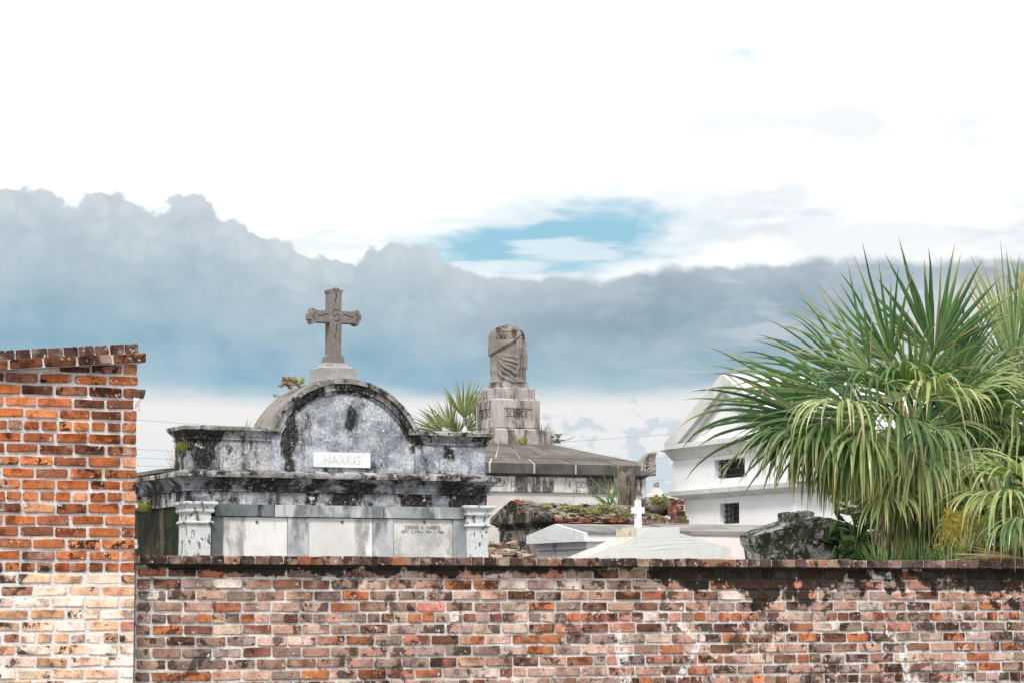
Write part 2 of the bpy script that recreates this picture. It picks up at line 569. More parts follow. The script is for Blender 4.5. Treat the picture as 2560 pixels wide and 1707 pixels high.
M = {}
M['brick'] = brick_material('wall_brick', soot=(0.525, 0.63), soot_amt=0.8)
M['pillar_brick'] = brick_material('pillar_brick', mould=False, paint=False, soot=(0.565, 0.62), soot_amt=0.93)
M['ruin_brick'] = brick_material('ruin_brick', mould=False, paint=False)
M['mortar'] = mortar_material('wall_mortar', (0.52, 0.49, 0.465, 1), (0.80, 0.77, 0.745, 1), paint=True, dirt=0.7)
M['pillar_mortar'] = mortar_material('pillar_mortar', (0.58, 0.555, 0.53, 1), (0.82, 0.79, 0.76, 1), mould=False, dirt=0.3)
M['lime_mortar'] = mortar_material('lime_mortar', (0.74, 0.71, 0.68, 1), (0.86, 0.84, 0.82, 1), mould=False, dirt=0.12)
M['ruin_mortar'] = mortar_material('ruin_mortar', (0.16, 0.14, 0.12, 1), (0.30, 0.26, 0.22, 1), mould=False)
GREYBLUE = (0.36, 0.385, 0.43, 1); PALEBLUE = (0.52, 0.55, 0.61, 1)
WHITE_F = (0.66, 0.66, 0.66, 1)
RUST = (0.22, 0.155, 0.12, 1)
M['stucco'] = stone('grey_stucco', (0.25, 0.275, 0.32, 1), (0.58, 0.61, 0.67, 1), m=(0.53, 0.61), mscale=2.3, streak=0.6, s1=4.2, fleck=(0.78, 0.79, 0.81, 1), fl=(0.585, 0.70), flscale=15, grain=0.6, fine=38, bump=0.6, drip=0.7, rust=RUST, rust_amt=0.25)
M['stucco_dirty'] = stone('mouldy_stucco', (0.22, 0.24, 0.27, 1), (0.56, 0.57, 0.59, 1), m=(0.45, 0.53), mscale=2.8, streak=0.6, s1=3.4, fleck=(0.74, 0.73, 0.72, 1), fl=(0.60, 0.67), flscale=14, grain=0.6, bump=0.6, fine=38, seed=3.1, drip=0.9, rust=RUST, rust_amt=0.5)
M['stucco_black'] = stone('black_crusted_stucco', (0.13, 0.145, 0.165, 1), (0.42, 0.45, 0.50, 1), m=(0.40, 0.53), mscale=2.3, s1=3.0, streak=1.4, fleck=(0.66, 0.64, 0.61, 1), fl=(0.615, 0.68), flscale=17, grain=0.5, seed=5.0, bump=0.6, rust=RUST, rust_amt=0.4)
M['stucco_cap'] = stone('coping_stucco', (0.23, 0.22, 0.205, 1), (0.50, 0.495, 0.48, 1), m=(0.48, 0.60), mscale=5.5, s1=5.0, fleck=(0.72, 0.71, 0.69, 1), fl=(0.60, 0.68), flscale=15, grain=0.5, seed=1.2, rust=RUST, rust_amt=0.5, bump=0.6)
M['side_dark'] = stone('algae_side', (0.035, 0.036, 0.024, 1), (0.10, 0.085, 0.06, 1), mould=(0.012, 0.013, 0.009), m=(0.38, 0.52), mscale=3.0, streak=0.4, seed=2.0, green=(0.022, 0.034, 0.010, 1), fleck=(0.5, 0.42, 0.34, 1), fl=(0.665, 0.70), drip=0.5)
M['peeled'] = stone('peeling_white_paint', (0.66, 0.69, 0.70, 1), (0.54, 0.57, 0.58, 1), mould=(0.15, 0.12, 0.10), m=(0.55, 0.60), mscale=15.0, streak=0.5, grain=0.2, bump=0.5, seed=4.0, fleck=(0.14, 0.12, 0.105, 1), fl=(0.655, 0.68), flscale=24)
M['tablet'] = stone('white_marble', (0.66, 0.65, 0.64, 1), (0.82, 0.81, 0.80, 1), mould=(0.18, 0.18, 0.175), drip=0.5, m=(0.55, 0.68), mscale=3.6, streak=0.28, grain=0.12, rough=0.55, bump=0.08, mould_amt=0.75, spec=0.4)
M['tablet_grey'] = stone('stained_marble', (0.44, 0.44, 0.44, 1), (0.74, 0.73, 0.71, 1), mould=(0.22, 0.22, 0.22), m=(0.52, 0.72), mscale=4.6, streak=0.45, grain=0.3, rough=0.6, bump=0.1, mould_amt=0.8, seed=7.0, fine=60)
M['bluemarble'] = stone('grey_veined_marble', (0.27, 0.295, 0.315, 1), (0.46, 0.48, 0.50, 1), mould=(0.07, 0.08, 0.085), drip=0.6, m=(0.52, 0.66), mscale=3.6, streak=0.3, grain=0.15, rough=0.5, bump=0.1, veins=(0.60, 0.62, 0.63, 1), mould_amt=0.75, spec=0.4)
M['darkmarble'] = stone('dark_stained_marble', (0.095, 0.11, 0.12, 1), (0.20, 0.22, 0.235, 1), m=(0.52, 0.70), mscale=4, streak=0.3, grain=0.25, rough=0.6, bump=0.1, fleck=(0.7, 0.72, 0.72, 1), fl=(0.70, 0.72), spec=0.35)
M['plaque'] = stone('white_plaque_marble', (0.72, 0.75, 0.76, 1), (0.82, 0.84, 0.84, 1), m=(0.66, 0.8), mscale=5, grain=0.1, bump=0.08, mould_amt=0.5, rough=0.5)
M['granite'] = stone('brown_grey_granite', (0.22, 0.195, 0.185, 1), (0.30, 0.268, 0.255, 1), m=(0.58, 0.75), mscale=4, streak=0.5, grain=0.5, fine=80, mould_amt=0.6, bump=0.35)
M['granite_pale'] = stone('pale_base_stone', (0.33, 0.325, 0.32, 1), (0.47, 0.46, 0.45, 1), m=(0.58, 0.75), mscale=5, streak=0.5, grain=0.3, mould_amt=0.7)
M['carve'] = flat('carved_line_shadow', (0.03, 0.027, 0.025, 1), 0.95)
M['statue'] = stone('weathered_statue_stone', (0.215, 0.19, 0.172, 1), (0.31, 0.28, 0.255, 1), mould=(0.06, 0.05, 0.043), m=(0.54, 0.68), drip=0.5, mscale=6, streak=0.22, grain=0.25, mould_amt=0.8, bump=0.3, fine=70)
M['statue_top'] = stone('rain_streaked_stone', (0.15, 0.12, 0.105, 1), (0.28, 0.24, 0.215, 1), mould=(0.035, 0.028, 0.024), m=(0.45, 0.58), drip=0.8, mscale=8, streak=0.15, grain=0.25, mould_amt=0.9, bump=0.3)
M['pedestal'] = stone('streaked_pedestal_stone', (0.33, 0.30, 0.28, 1), (0.50, 0.465, 0.44, 1), mould=(0.045, 0.042, 0.037), drip=0.8, m=(0.49, 0.62), mscale=4.5, streak=0.16, grain=0.2, mould_amt=0.85)
M['slab'] = stone('roof_slab_stone', (0.12, 0.11, 0.10, 1), (0.19, 0.176, 0.162, 1), m=(0.56, 0.72), mscale=2.0, grain=0.3, mould_amt=0.6, fleck=(0.45, 0.43, 0.40, 1), fl=(0.68, 0.72), flscale=10)
M['slab_edge'] = stone('eave_stone', (0.085, 0.08, 0.073, 1), (0.14, 0.132, 0.122, 1), m=(0.5, 0.7), mscale=5, streak=0.25, grain=0.3, mould_amt=0.8)
M['joint'] = flat('pale_joint', (0.55, 0.53, 0.50, 1), 0.9)
M['frieze'] = stone('streaked_frieze_stone', (0.58, 0.55, 0.52, 1), (0.72, 0.69, 0.66, 1), mould=(0.035, 0.035, 0.030), m=(0.465, 0.52), mscale=3.4, drip=0.95, streak=0.12, grain=0.2, mould_amt=0.92)
M['ashlar'] = stone('pink_white_ashlar', (0.58, 0.53, 0.49, 1), (0.70, 0.67, 0.65, 1), m=(0.66, 0.8), mscale=3, streak=0.2, grain=0.12, mould_amt=0.5)
M['plaster_ruin'] = stone('brown_plaster', (0.20, 0.165, 0.14, 1), (0.32, 0.27, 0.235, 1), m=(0.45, 0.56), mscale=4.5, grain=0.35, green=(0.030, 0.036, 0.016, 1), seed=1.0)
M['ruin_dark'] = stone('blackened_plaster', (0.115, 0.105, 0.092, 1), (0.27, 0.232, 0.205, 1), mould=(0.016, 0.016, 0.012), m=(0.44, 0.53), mscale=4.0, s1=5.0, grain=0.45, green=(0.022, 0.030, 0.012, 1), seed=6.0, bump=0.6, fleck=(0.42, 0.37, 0.33, 1), fl=(0.62, 0.68), flscale=9)
M['ruin_roof'] = stone('broken_slate_roof', (0.17, 0.125, 0.10, 1), (0.34, 0.285, 0.25, 1), mould=(0.04, 0.03, 0.024), m=(0.46, 0.58), mscale=8, grain=0.4, green=(0.15, 0.15, 0.035, 1), bump=0.9)
M['whitewash'] = stone('white_limewash', (0.82, 0.83, 0.84, 1), (0.76, 0.77, 0.79, 1), drip=0.35, mould=(0.40, 0.39, 0.35), m=(0.56, 0.78), mscale=1.6, streak=0.35, grain=0.06, mould_amt=0.5, bump=0.08)
M['house_trim'] = stone('greyed_limewash', (0.55, 0.56, 0.55, 1), (0.66, 0.67, 0.66, 1), mould=(0.34, 0.36, 0.30), m=(0.5, 0.7), mscale=2.2, streak=0.4, grain=0.1, mould_amt=0.6, bump=0.1)
M['cream'] = stone('cream_plaster', (0.78, 0.80, 0.79, 1), (0.83, 0.84, 0.83, 1), mould=(0.45, 0.42, 0.33), m=(0.56, 0.72), mscale=3.4, grain=0.14, mould_amt=0.55, bump=0.3, drip=0.4, fleck=(0.12, 0.11, 0.09, 1), fl=(0.70, 0.72), flscale=14)
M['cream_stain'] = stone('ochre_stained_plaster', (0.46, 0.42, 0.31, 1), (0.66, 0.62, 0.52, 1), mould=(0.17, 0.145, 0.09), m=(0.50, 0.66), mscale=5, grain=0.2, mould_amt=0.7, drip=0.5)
M['white_marble'] = stone('bluish_white_marble', (0.73, 0.76, 0.79, 1), (0.82, 0.84, 0.86, 1), mould=(0.16, 0.15, 0.15), drip=0.5, m=(0.575, 0.69), mscale=3.6, streak=0.6, grain=0.08, bump=0.08, mould_amt=0.8, rough=0.55)
M['tomb_roof'] = stone('grey_brown_marble_roof', (0.20, 0.185, 0.178, 1), (0.32, 0.30, 0.29, 1), m=(0.56, 0.75), mscale=2.0, streak=2.5, grain=0.15, mould_amt=0.6, s1=2.4)
M['pinkplaster'] = stone('beige_vault_plaster', (0.50, 0.455, 0.43, 1), (0.60, 0.56, 0.535, 1), m=(0.58, 0.75), mscale=2.2, grain=0.15, mould_amt=0.45)
M['mossy'] = stone('mossy_black_cement', (0.20, 0.205, 0.19, 1), (0.42, 0.43, 0.41, 1), mould=(0.022, 0.024, 0.018), m=(0.46, 0.54), mscale=7.0, s1=6.0, fleck=(0.50, 0.48, 0.42, 1), fl=(0.60, 0.68), flscale=14, green=(0.030, 0.036, 0.018, 1), grain=0.6, bump=1.0, fine=30)
M['bark'] = stone('grey_bark', (0.125, 0.105, 0.085, 1), (0.235, 0.205, 0.17, 1), mould=(0.035, 0.03, 0.022), m=(0.48, 0.62), mscale=14, streak=0.18, grain=0.4, bump=1.0, green=(0.05, 0.06, 0.02, 1))
M['iron'] = flat('black_iron', (0.02, 0.022, 0.024, 1), 0.6, spec=0.4)
M['void'] = flat('dark_interior', (0.05, 0.055, 0.055, 1), 0.9)
M['letter'] = flat('black_letter_paint', (0.03, 0.03, 0.033, 1), 0.8, 0.5, 60)
M['letter_cut'] = flat('cut_letter', (0.035, 0.031, 0.028, 1), 0.95, 0.3, 20)
M['letter_dim'] = flat('worn_letter_grey', (0.22, 0.20, 0.18, 1), 0.9, 0.5, 20)
M['letter_pale'] = flat('shallow_white_letter', (0.64, 0.66, 0.66, 1), 0.7, 0.4, 30)
M['knob'] = flat('bronze_rosette', (0.05, 0.07, 0.06, 1), 0.5, spec=0.5)
M['wire'] = flat('wire', (0.36, 0.37, 0.40, 1), 0.7)
M['ground'] = stone('worn_ground', (0.20, 0.19, 0.17, 1), (0.30, 0.28, 0.26, 1), grain=0.3, s1=0.6)


def leaf_material(name, dark, mid, lite, tip=(0.42, 0.33, 0.13, 1), trans=0.28, rough=0.38):
    mt, T = newmat(name)
    at = T.n('ShaderNodeAttribute', attribute_name='leaf')      # r: along the leaf, g: per segment random, b: dead
    r, g, b = T.n('ShaderNodeSeparateColor').outputs[:3]
    T.put(T.t.nodes[-1].inputs[0], at.outputs['Color'])
    oi = T.n('ShaderNodeObjectInfo')
    k = T.m('ADD', T.m('MULTIPLY', g, 0.6), T.m('MULTIPLY', oi.outputs['Random'], 0.4))
    col = T.ramp(k, [(0.1, dark), (0.5, mid), (0.9, lite)])
    n = T.noise(T.v('MULTIPLY', T.pos(), (1, 1, 0.4)), 26.0, 4, 0.6)
    col = T.mix(1.0, col, T.ramp(n, [(0.3, (0.75,) * 3), (0.7, (1.2,) * 3)]), 'MULTIPLY')
    tipf = T.step(T.m('ADD', r, T.m('MULTIPLY', T.m('SUBTRACT', g, 0.5), 0.5)), 0.72, 1.05)
    col = T.mix(T.m('MULTIPLY', tipf, 0.85), col, tip)
    col = T.mix(b, col, (0.36, 0.25, 0.15, 1))
    pb = T.n('ShaderNodeBsdfPrincipled')
    T.put(pb.inputs['Base Color'], col); pb.inputs['Roughness'].default_value = rough
    pb.inputs['Specular IOR Level'].default_value = 0.5
    tr = T.n('ShaderNodeBsdfTranslucent')
    T.put(tr.inputs[0], T.mix(1.0, col, (1.05, 1.25, 0.6, 1), 'MULTIPLY'))
    mx = T.n('ShaderNodeMixShader')
    mx.inputs[0].default_value = trans
    T.t.links.new(pb.outputs[0], mx.inputs[1]); T.t.links.new(tr.outputs[0], mx.inputs[2])
    o = T.n('ShaderNodeOutputMaterial')
    T.t.links.new(mx.outputs[0], o.inputs[0])
    return mt

M['palm'] = leaf_material('palm_leaf', (0.020, 0.058, 0.020, 1), (0.085, 0.170, 0.052, 1), (0.34, 0.42, 0.19, 1), tip=(0.42, 0.34, 0.16, 1), rough=0.30)
M['palm_pale'] = leaf_material('pale_palm_leaf', (0.085, 0.155, 0.045, 1), (0.27, 0.36, 0.13, 1), (0.62, 0.64, 0.33, 1), tip=(0.56, 0.44, 0.21, 1), rough=0.30)
M['palm_far'] = leaf_material('far_palm_leaf', (0.05, 0.085, 0.03, 1), (0.12, 0.16, 0.055, 1), (0.26, 0.28, 0.11, 1))
M['grass'] = leaf_material('grass_blade', (0.16, 0.17, 0.04, 1), (0.32, 0.33, 0.08, 1), (0.52, 0.48, 0.18, 1), trans=0.4)
M['grass_green'] = leaf_material('green_blade', (0.03, 0.085, 0.025, 1), (0.08, 0.17, 0.04, 1), (0.20, 0.29, 0.10, 1))
M['shrub'] = leaf_material('shrub_leaf', (0.05, 0.055, 0.03, 1), (0.12, 0.12, 0.06, 1), (0.22, 0.20, 0.11, 1), tip=(0.14, 0.12, 0.06, 1))
M['flower'] = leaf_material('palm_flower_stalk', (0.24, 0.21, 0.03, 1), (0.40, 0.34, 0.05, 1), (0.55, 0.46, 0.09, 1), tip=(0.50, 0.40, 0.08, 1))
M['dry'] = leaf_material('dry_leaf', (0.24, 0.16, 0.10, 1), (0.34, 0.24, 0.16, 1), (0.50, 0.37, 0.26, 1))


# ------------------------------------------------------------------ ground
bm = B()
s = 900
for (x0, x1, y0, y1) in [(-s, s, -s, s)]:
    v = [bm.verts.new(p) for p in ((x0, y0, 0), (x1, y0, 0), (x1, y1, 0), (x0, y1, 0))]
    bm.faces.new(v)
g = obj('ground', bm, M['ground'])
g['kind'] = 'structure'


# ------------------------------------------------------------------ bricks
def brick_mesh(name, L, Hh, D, seed, chip=0.008):
    """one worn brick, front towards -Y, origin in the middle of its front face"""
    rnd = random.Random(seed)
    bm = B()
    hx, hz = L / 2, Hh / 2
    pts = []
    cut = lambda: 0.003 + chip * 0.9 * rnd.random() ** 1.5 + (chip * 1.5 * rnd.random() if rnd.random() < .14 else 0)
    wob = lambda: rnd.uniform(-.0022, .0030)
    for sx, sz in ((-1, -1), (1, -1), (1, 1), (-1, 1)):
        a, b = cut() * 1.3, cut()
        p1 = (sx * (hx - a), sz * (hz - wob())); p2 = (sx * (hx - wob()), sz * (hz - b))
        pts += [p2, p1] if sx * sz > 0 else [p1, p2]
        if sz == -1 and sx == -1:
            pts.append((rnd.uniform(-.3, .3) * hx, -hz + rnd.uniform(-.002, .004)))
        if sz == 1 and sx == 1:
            pts.append((rnd.uniform(-.3, .3) * hx, hz - rnd.uniform(-.002, .004)))
    mid = [Vector((x, 0.016, z)) for x, z in pts]
    back = [Vector((x, D, z)) for x, z in pts] if D > .1 else None
    front = [Vector((x * (1 - 0.007 / L), rnd.uniform(-.002, .002), z * (1 - 0.007 / Hh))) for x, z in pts]
    edge = [Vector((x, 0.005 + rnd.uniform(-.001, .002), z)) for x, z in pts]
    loft(bm, ([back] if back else []) + [mid, edge, front] if not back else [back, edge, front], cap0=False)
    bmesh.ops.recalc_face_normals(bm, faces=bm.faces)
    lay = bm.loops.layers.color.new('tint')
    for f in bm.faces:
        for l in f.loops:
            l[lay] = (1, 1, 1, 1)
    me = bpy.data.meshes.new(name)
    bm.to_mesh(me); bm.free()
    return me

BL, BH = 0.187, 0.0585
STRETCH = [brick_mesh('brick', BL, BH, 0.07, 100 + i) for i in range(18)]
HEADS = [brick_mesh('header_brick', 0.088, BH, 0.07, 200 + i) for i in range(14)]
CAPS = [brick_mesh('coping_brick', 0.093, 0.060, 0.12, 300 + i, 0.010) for i in range(12)]

class BrickSet:
    """collects bricks for one wall; the largest in view become parts, the rest one joined part"""
    def __init__(self, root, mat, depth):
        self.root, self.mat, self.items, self.depth = root, mat, [], depth
        for me in ():
            pass
    def add(self, kind, meshes, loc, col, scale=(1, 1, 1), tilt=0.0, size=None):
        self.items.append((kind, random.choice(meshes), Vector(loc), col, scale, tilt, size))
    def build(self, limits, stuff_name):
        inview, rest = {}, []
        for it in self.items:
            px, py, z = proj(it[2])
            w = it[1].vertices and (it[1]['len'] * it[4][0] / z)
            if -20 < px < 2580 and 0 < py < 1722:
                inview.setdefault(it[0], []).append((w, it))
            else:
                rest.append(it)
        n = 0
        for kind, lst in inview.items():
            lst.sort(key=lambda t: -t[0])
            k = limits.get(kind, 300)
            rest += [t[1] for t in lst[k:]]
            for _, (kd, me, loc, col, sc, tilt, _s) in lst[:k]:
                o = bpy.data.objects.new(kind, me)
                o.location = loc; o.scale = sc; o.rotation_euler = (0, tilt, 0)
                o.color = (*col[:3], 1)
                link(o, self.root)
        if rest:
            verts, faces, cols = [], [], []
            for kd, me, loc, col, sc, tilt, _s in rest:
                mtx = Matrix.Translation(loc) @ Matrix.Rotation(tilt, 4, 'Y') @ Matrix.Diagonal((*sc, 1))
                b0 = len(verts)
                verts += [mtx @ v.co for v in me.vertices]
                for p in me.polygons:
                    faces.append([b0 + i for i in p.vertices])
                    cols += [(*col[:3], 1)] * len(p.vertices)
            me = bpy.data.meshes.new(stuff_name)
            me.from_pydata(verts, [], faces)
            ca = me.color_attributes.new('tint', 'FLOAT_COLOR', 'CORNER')
            ca.data.foreach_set('color', [c for t in cols for c in t])
            me.materials.append(self.mat)
            o = bpy.data.objects.new(stuff_name, me)
            o.color = (1, 1, 1, 1)
            link(o, self.root)
            o['kind'] = 'stuff'

for lst, L in ((STRETCH, BL), (HEADS, 0.088), (CAPS, 0.093)):
    for me in lst:
        me['len'] = L
        me.materials.append(M['brick'])
def rebrick(lst, mat):
    out = []
    for me in lst:
        c = me.copy(); c.materials.clear(); c.materials.append(mat); c['len'] = me['len']; out.append(c)
    return out
P_STRETCH = rebrick(STRETCH, M['pillar_brick']); P_HEADS = rebrick(HEADS, M['pillar_brick']); P_CAPS = rebrick(CAPS, M['pillar_brick'])
R_STRETCH = rebrick(STRETCH, M['ruin_brick']); R_HEADS = rebrick(HEADS, M['ruin_brick'])

WALL_PAL = [(lin(156, 124, 110), 3), (lin(174, 139, 124), 3.6), (lin(192, 152, 134), 3.6), (lin(204, 174, 160), 2.6), (lin(166, 108, 80), 2.4), (lin(184, 114, 78), 1.4),
            (lin(130, 93, 76), 2.2), (lin(102, 72, 59), 1.2), (lin(164, 142, 132), 3), (lin(190, 130, 112), 1.8), (lin(214, 198, 187), 1.3), (lin(142, 120, 110), 2.2)]
PIL_PAL = [(lin(186, 110, 66), 3), (lin(170, 95, 56), 3), (lin(158, 96, 66), 2.2), (lin(202, 126, 82), 2.2), (lin(146, 91, 66), 1.8), (lin(120, 75, 56), 1.2), (lin(206, 148, 114), 1.2), (lin(156, 115, 100), 1.2)]
PALE_PAL = [(lin(240, 208, 186), 3), (lin(232, 192, 164), 3), (lin(216, 170, 140), 1.6), (lin(242, 220, 208), 2.4), (lin(228, 186, 174), 1.3), (lin(200, 152, 122), 1), (lin(178, 126, 104), 0.6)]
COPE_PAL = [(lin(108, 86, 78), 4), (lin(124, 100, 91), 3.4), (lin(144, 119, 107), 2.4), (lin(92, 76, 71), 3), (lin(158, 116, 94), 1.2), (lin(160, 104, 76), 0.5)]
def pick(pal, rnd=random):
    c = rnd.choices([p[0] for p in pal], [p[1] for p in pal])[0]
    k = rnd.uniform(0.90, 1.20)
    return tuple(min(1, c[i] * k * rnd.uniform(0.95, 1.05)) for i in range(3))


def build_wall():
    x0 = onY(341, 1450, WALL_Y).x
    x1 = onY(2560, 1450, WALL_Y).x + 2.6
    thick = 0.34
    root = thing('brick_wall', 'long low weathered brick wall with black-stained top courses running across the foreground', 'wall', (x0, WALL_Y, 0))
    row1 = onY(400, 1429, WALL_Y).z
    course = onY(400, 1429, WALL_Y).z - onY(400, 1429 + 28.9, WALL_Y).z
    bs = BrickSet(root, M['brick'], 0.07)
    nrow = int((row1) / course) + 1
    for r in range(nrow):
        z = row1 - r * course
        header = (r % 6 == 4)
        step = 0.0975 if header else 0.2015
        xx = x0 + 0.006 - (0.0 if header else (0.1 if r % 2 else 0.0))
        if not header and r % 2:                       # closer brick against the tall wall
            bs.add('brick', HEADS, (xx + 0.1 + 0.044, WALL_Y + random.uniform(-.004, .004), z), pick(WALL_PAL))
            xx += 0.2015
        while xx < x1:
            st = step * random.uniform(0.965, 1.035)
            k = st / step
            L = (0.088 if header else BL)
            if not header and random.random() < 0.03:
                for hx in (0.25, 0.75):
                    bs.add('header_brick', HEADS, (xx + st * hx, WALL_Y + random.uniform(-.004, .004), z + random.uniform(-.002, .002)), pick(WALL_PAL), (k, 1, random.uniform(.93, 1.03)))
            else:
                bs.add('header_brick' if header else 'brick', HEADS if header else STRETCH,
                       (xx + st / 2, WALL_Y + random.uniform(-.005, .005), z + random.uniform(-.0025, .0025)), pick(WALL_PAL), (k, 1, random.uniform(.92, 1.04)), random.uniform(-.012, .012))
            xx += st
    # projecting coping course, bricks laid on edge
    ct = WALL_TOP
    xx = x0 + 0.004
    while xx < x1:
        st = 0.0945 * random.uniform(0.93, 1.08)
        bs.add('coping_brick', CAPS, (xx + st / 2, WALL_Y - 0.066 + random.uniform(-.006, .006), ct - 0.030 + random.uniform(-.0025, .0025)), pick(COPE_PAL), (st / 0.0985, 1, random.uniform(.96, 1.04)), random.uniform(-.02, .02))
        xx += st
    bm = B()
    box(bm, x0, x1, WALL_Y + 0.010, WALL_Y + thick, 0, ct - 0.055)
    roughen(bm, 0.12, 0.0015, 9)
    obj('mortar_core', bm, M['mortar'], root)
    bm = B()
    box(bm, x0, x1, WALL_Y - 0.054, WALL_Y + thick + 0.04, ct - 0.053, ct - 0.006)
    roughen(bm, 0.12, 0.002, 9)
    obj('coping_bed', bm, M['mortar'], root)
    bs.build({'brick': 300, 'header_brick': 300, 'coping_brick': 120}, 'further_bricks')
build_wall()


def build_pillar():
    Y = 16.36
    xr = onY(341, 1250, Y).x
    xl = onY(0, 1250, Y).x - 2.2
    root = thing('tall_brick_wall', 'tall orange brick wall end with sloped dark coping at the left edge', 'wall', (xr, Y, 0))
    bs = BrickSet(root, M['pillar_brick'], 0.07)
    course = onY(170, 1000, Y).z - onY(170, 1029.2, Y).z
    # underside of the sloping projecting course, measured at two ends
    a = onY(0, 925, Y); b = onY(350, 907, Y)
    slope = (b.z - a.z) / (b.x - a.x)
    under = lambda x: a.z + (x - a.x) * slope
    tilt = -math.atan(slope)
    z0 = onY(340, 830 + 482 / 3.92, Y).z             # second course centre at the right edge
    row = -1
    z = z0 + 2 * course
    row = -2
    rnd = random.Random(5)
    lip_z = onY(340, 1428, Y).z
    while z > 0:
        header = (row % 6 == 4)
        step = 0.105 if header else 0.2165
        xx = xr - 0.003
        if not header and row % 2:
            w = 0.088
            if z + 0.03 < under(xx - w / 2):
                pal = PALE_PAL if z < lip_z else PIL_PAL
                bs.add('brick', P_HEADS, (xx - w / 2, Y + rnd.uniform(-.004, .004), z), pick(pal, rnd))
            xx -= w + 0.017
        while xx > xl:
            st = step * rnd.uniform(0.94, 1.07)
            L = st - 0.019
            cx = xx - L / 2
            cutz = min(z + .0285, under(cx) - .004) - (z - .0285)
            if .018 < cutz < .056:
                bs.add('brick', P_HEADS if header else P_STRETCH, (cx, Y + rnd.uniform(-.004, .003), z - .0285 + cutz / 2), pick([(lin(96, 66, 54), 1), (lin(120, 88, 76), 1), (lin(140, 104, 90), 1)], rnd), (L / (0.088 if header else BL), 1, cutz / .0585), 0)
            if z + 0.028 < under(cx):
                pal = PALE_PAL if z < lip_z - 0.01 + rnd.uniform(-.01, .01) else PIL_PAL
                col = pick(pal, rnd)
                if z > under(cx) - 0.16 and rnd.random() < 0.6:
                    col = pick([(lin(96, 62, 50), 1), (lin(120, 84, 72), 1), (lin(150, 104, 88), 1)], rnd)
                split = (not header) and rnd.random() < 0.05
                jx = rnd.uniform(-.004, .004); jz = rnd.uniform(-.003, .003)
                if split:
                    for hx in (-.25, .25):
                        bs.add('brick', P_HEADS, (cx + L * hx, Y + rnd.uniform(-.006, .006), z + jz), pick(pal, rnd), (L * 0.46 / 0.088, 1, rnd.uniform(.9, 1)))
                else:
                    bs.add('brick', P_HEADS if header else P_STRETCH, (cx + jx, Y + rnd.uniform(-.006, .003), z + jz), col,
                           (L / (0.088 if header else BL), 1, rnd.uniform(.88, 1.0)), rnd.uniform(-.02, .02))
            xx -= st
        z -= course
        row += 1
    # projecting stretcher course and the rowlock on top of it
    dark = [(lin(104, 66, 48), 3), (lin(124, 80, 58), 2), (lin(86, 56, 44), 2), (lin(150, 98, 70), 0.8)]
    darker = [(lin(84, 62, 56), 3), (lin(100, 76, 68), 2), (lin(72, 54, 50), 2)]
    xx = xr + 0.038
    while xx > xl:
        st = 0.218 * rnd.uniform(.95, 1.05)
        c = xx - st / 2
        bs.add('coping_brick', P_STRETCH, (c, Y - 0.080 + rnd.uniform(-.005, .005), under(c) + 0.031), pick(dark, rnd), ((st - 0.014) / BL, 1, 1.02), tilt + rnd.uniform(-.01, .01))
        xx -= st
    xx = xr + 0.004
    while xx > xl:
        st = 0.1 * rnd.uniform(.95, 1.06)
        c = xx - st / 2
        bs.add('coping_brick', P_CAPS, (c, Y - 0.012 + rnd.uniform(-.005, .005), under(c) + 0.094), pick(darker, rnd), (st / 0.1, 1, 1.02), tilt + rnd.uniform(-.02, .02))
        xx -= st
    th = 0.5
    zt = lambda x, d: under(x) + d
    lz = lip_z - .005
    bm = B()
    prism(bm, [(xl, lz), (xr - 0.006, lz), (xr - 0.006, zt(xr, -.004)), (xl, zt(xl, -.004))], Y + 0.011, Y + th)
    roughen(bm, 0.10, 0.002, 9)
    obj('mortar_core', bm, M['pillar_mortar'], root)
    bm = B()
    prism(bm, [(xl, 0), (xr - 0.004, 0), (xr - 0.004, lz - .001), (xl, lz - .001)], Y + 0.006, Y + th)
    roughen(bm, 0.10, 0.002, 9)
    obj('limewashed_mortar', bm, M['lime_mortar'], root)
    bm = B()
    prism(bm, [(xl, zt(xl, 0)), (xr + 0.026, zt(xr, 0.0)), (xr + 0.026, zt(xr, .056)), (xl, zt(xl, .056))], Y - 0.068, Y + th + .04)
    prism(bm, [(xl, zt(xl, .058)), (xr - 0.006, zt(xr, 0.058)), (xr - 0.006, zt(xr, .118)), (xl, zt(xl, .118))], Y + 0.0, Y + th)
    obj('coping_bed', bm, M['pillar_mortar'], root)
    # a broken brick and mortar lump sticking out of the end
    z1 = onY(345, 984, Y).z
    bm = B()
    box(bm, xr - 0.07, xr + 0.048, Y + 0.002, Y + 0.12, z1 - 0.026, z1 + 0.026)
    roughen(bm, 0.03, 0.007, 22)
    lay = bm.loops.layers.color.new('tint')
    for f in bm.faces:
        for l in f.loops:
            l[lay] = (1, 1, 1, 1)
    o = obj('loose_brick', bm, M['pillar_brick'], root); o.color = lin(120, 100, 92)
    bm = B()
    zb = onY(345, 1012, Y).z
    box(bm, xr - 0.03, xr + 0.018, Y + 0.0, Y + 0.12, zb - 0.035, z1 - 0.022)
    roughen(bm, 0.03, 0.008, 22)
    obj('mortar_lump', bm, M['pillar_mortar'], root)
    for py in (1130, 1262, 1352, 1364):
        zz = onY(345, py, Y).z
        bm = B()
        box(bm, xr - 0.02, xr + 0.006 + 0.008 * (py % 5) / 4, Y + 0.004, Y + 0.08, zz - 0.015, zz + 0.012)
        roughen(bm, 0.02, 0.006, 26)
        obj('mortar_lump', bm, M['pillar_mortar'], root)
    bs.build({'brick': 300, 'coping_brick': 100}, 'further_bricks')
build_pillar()


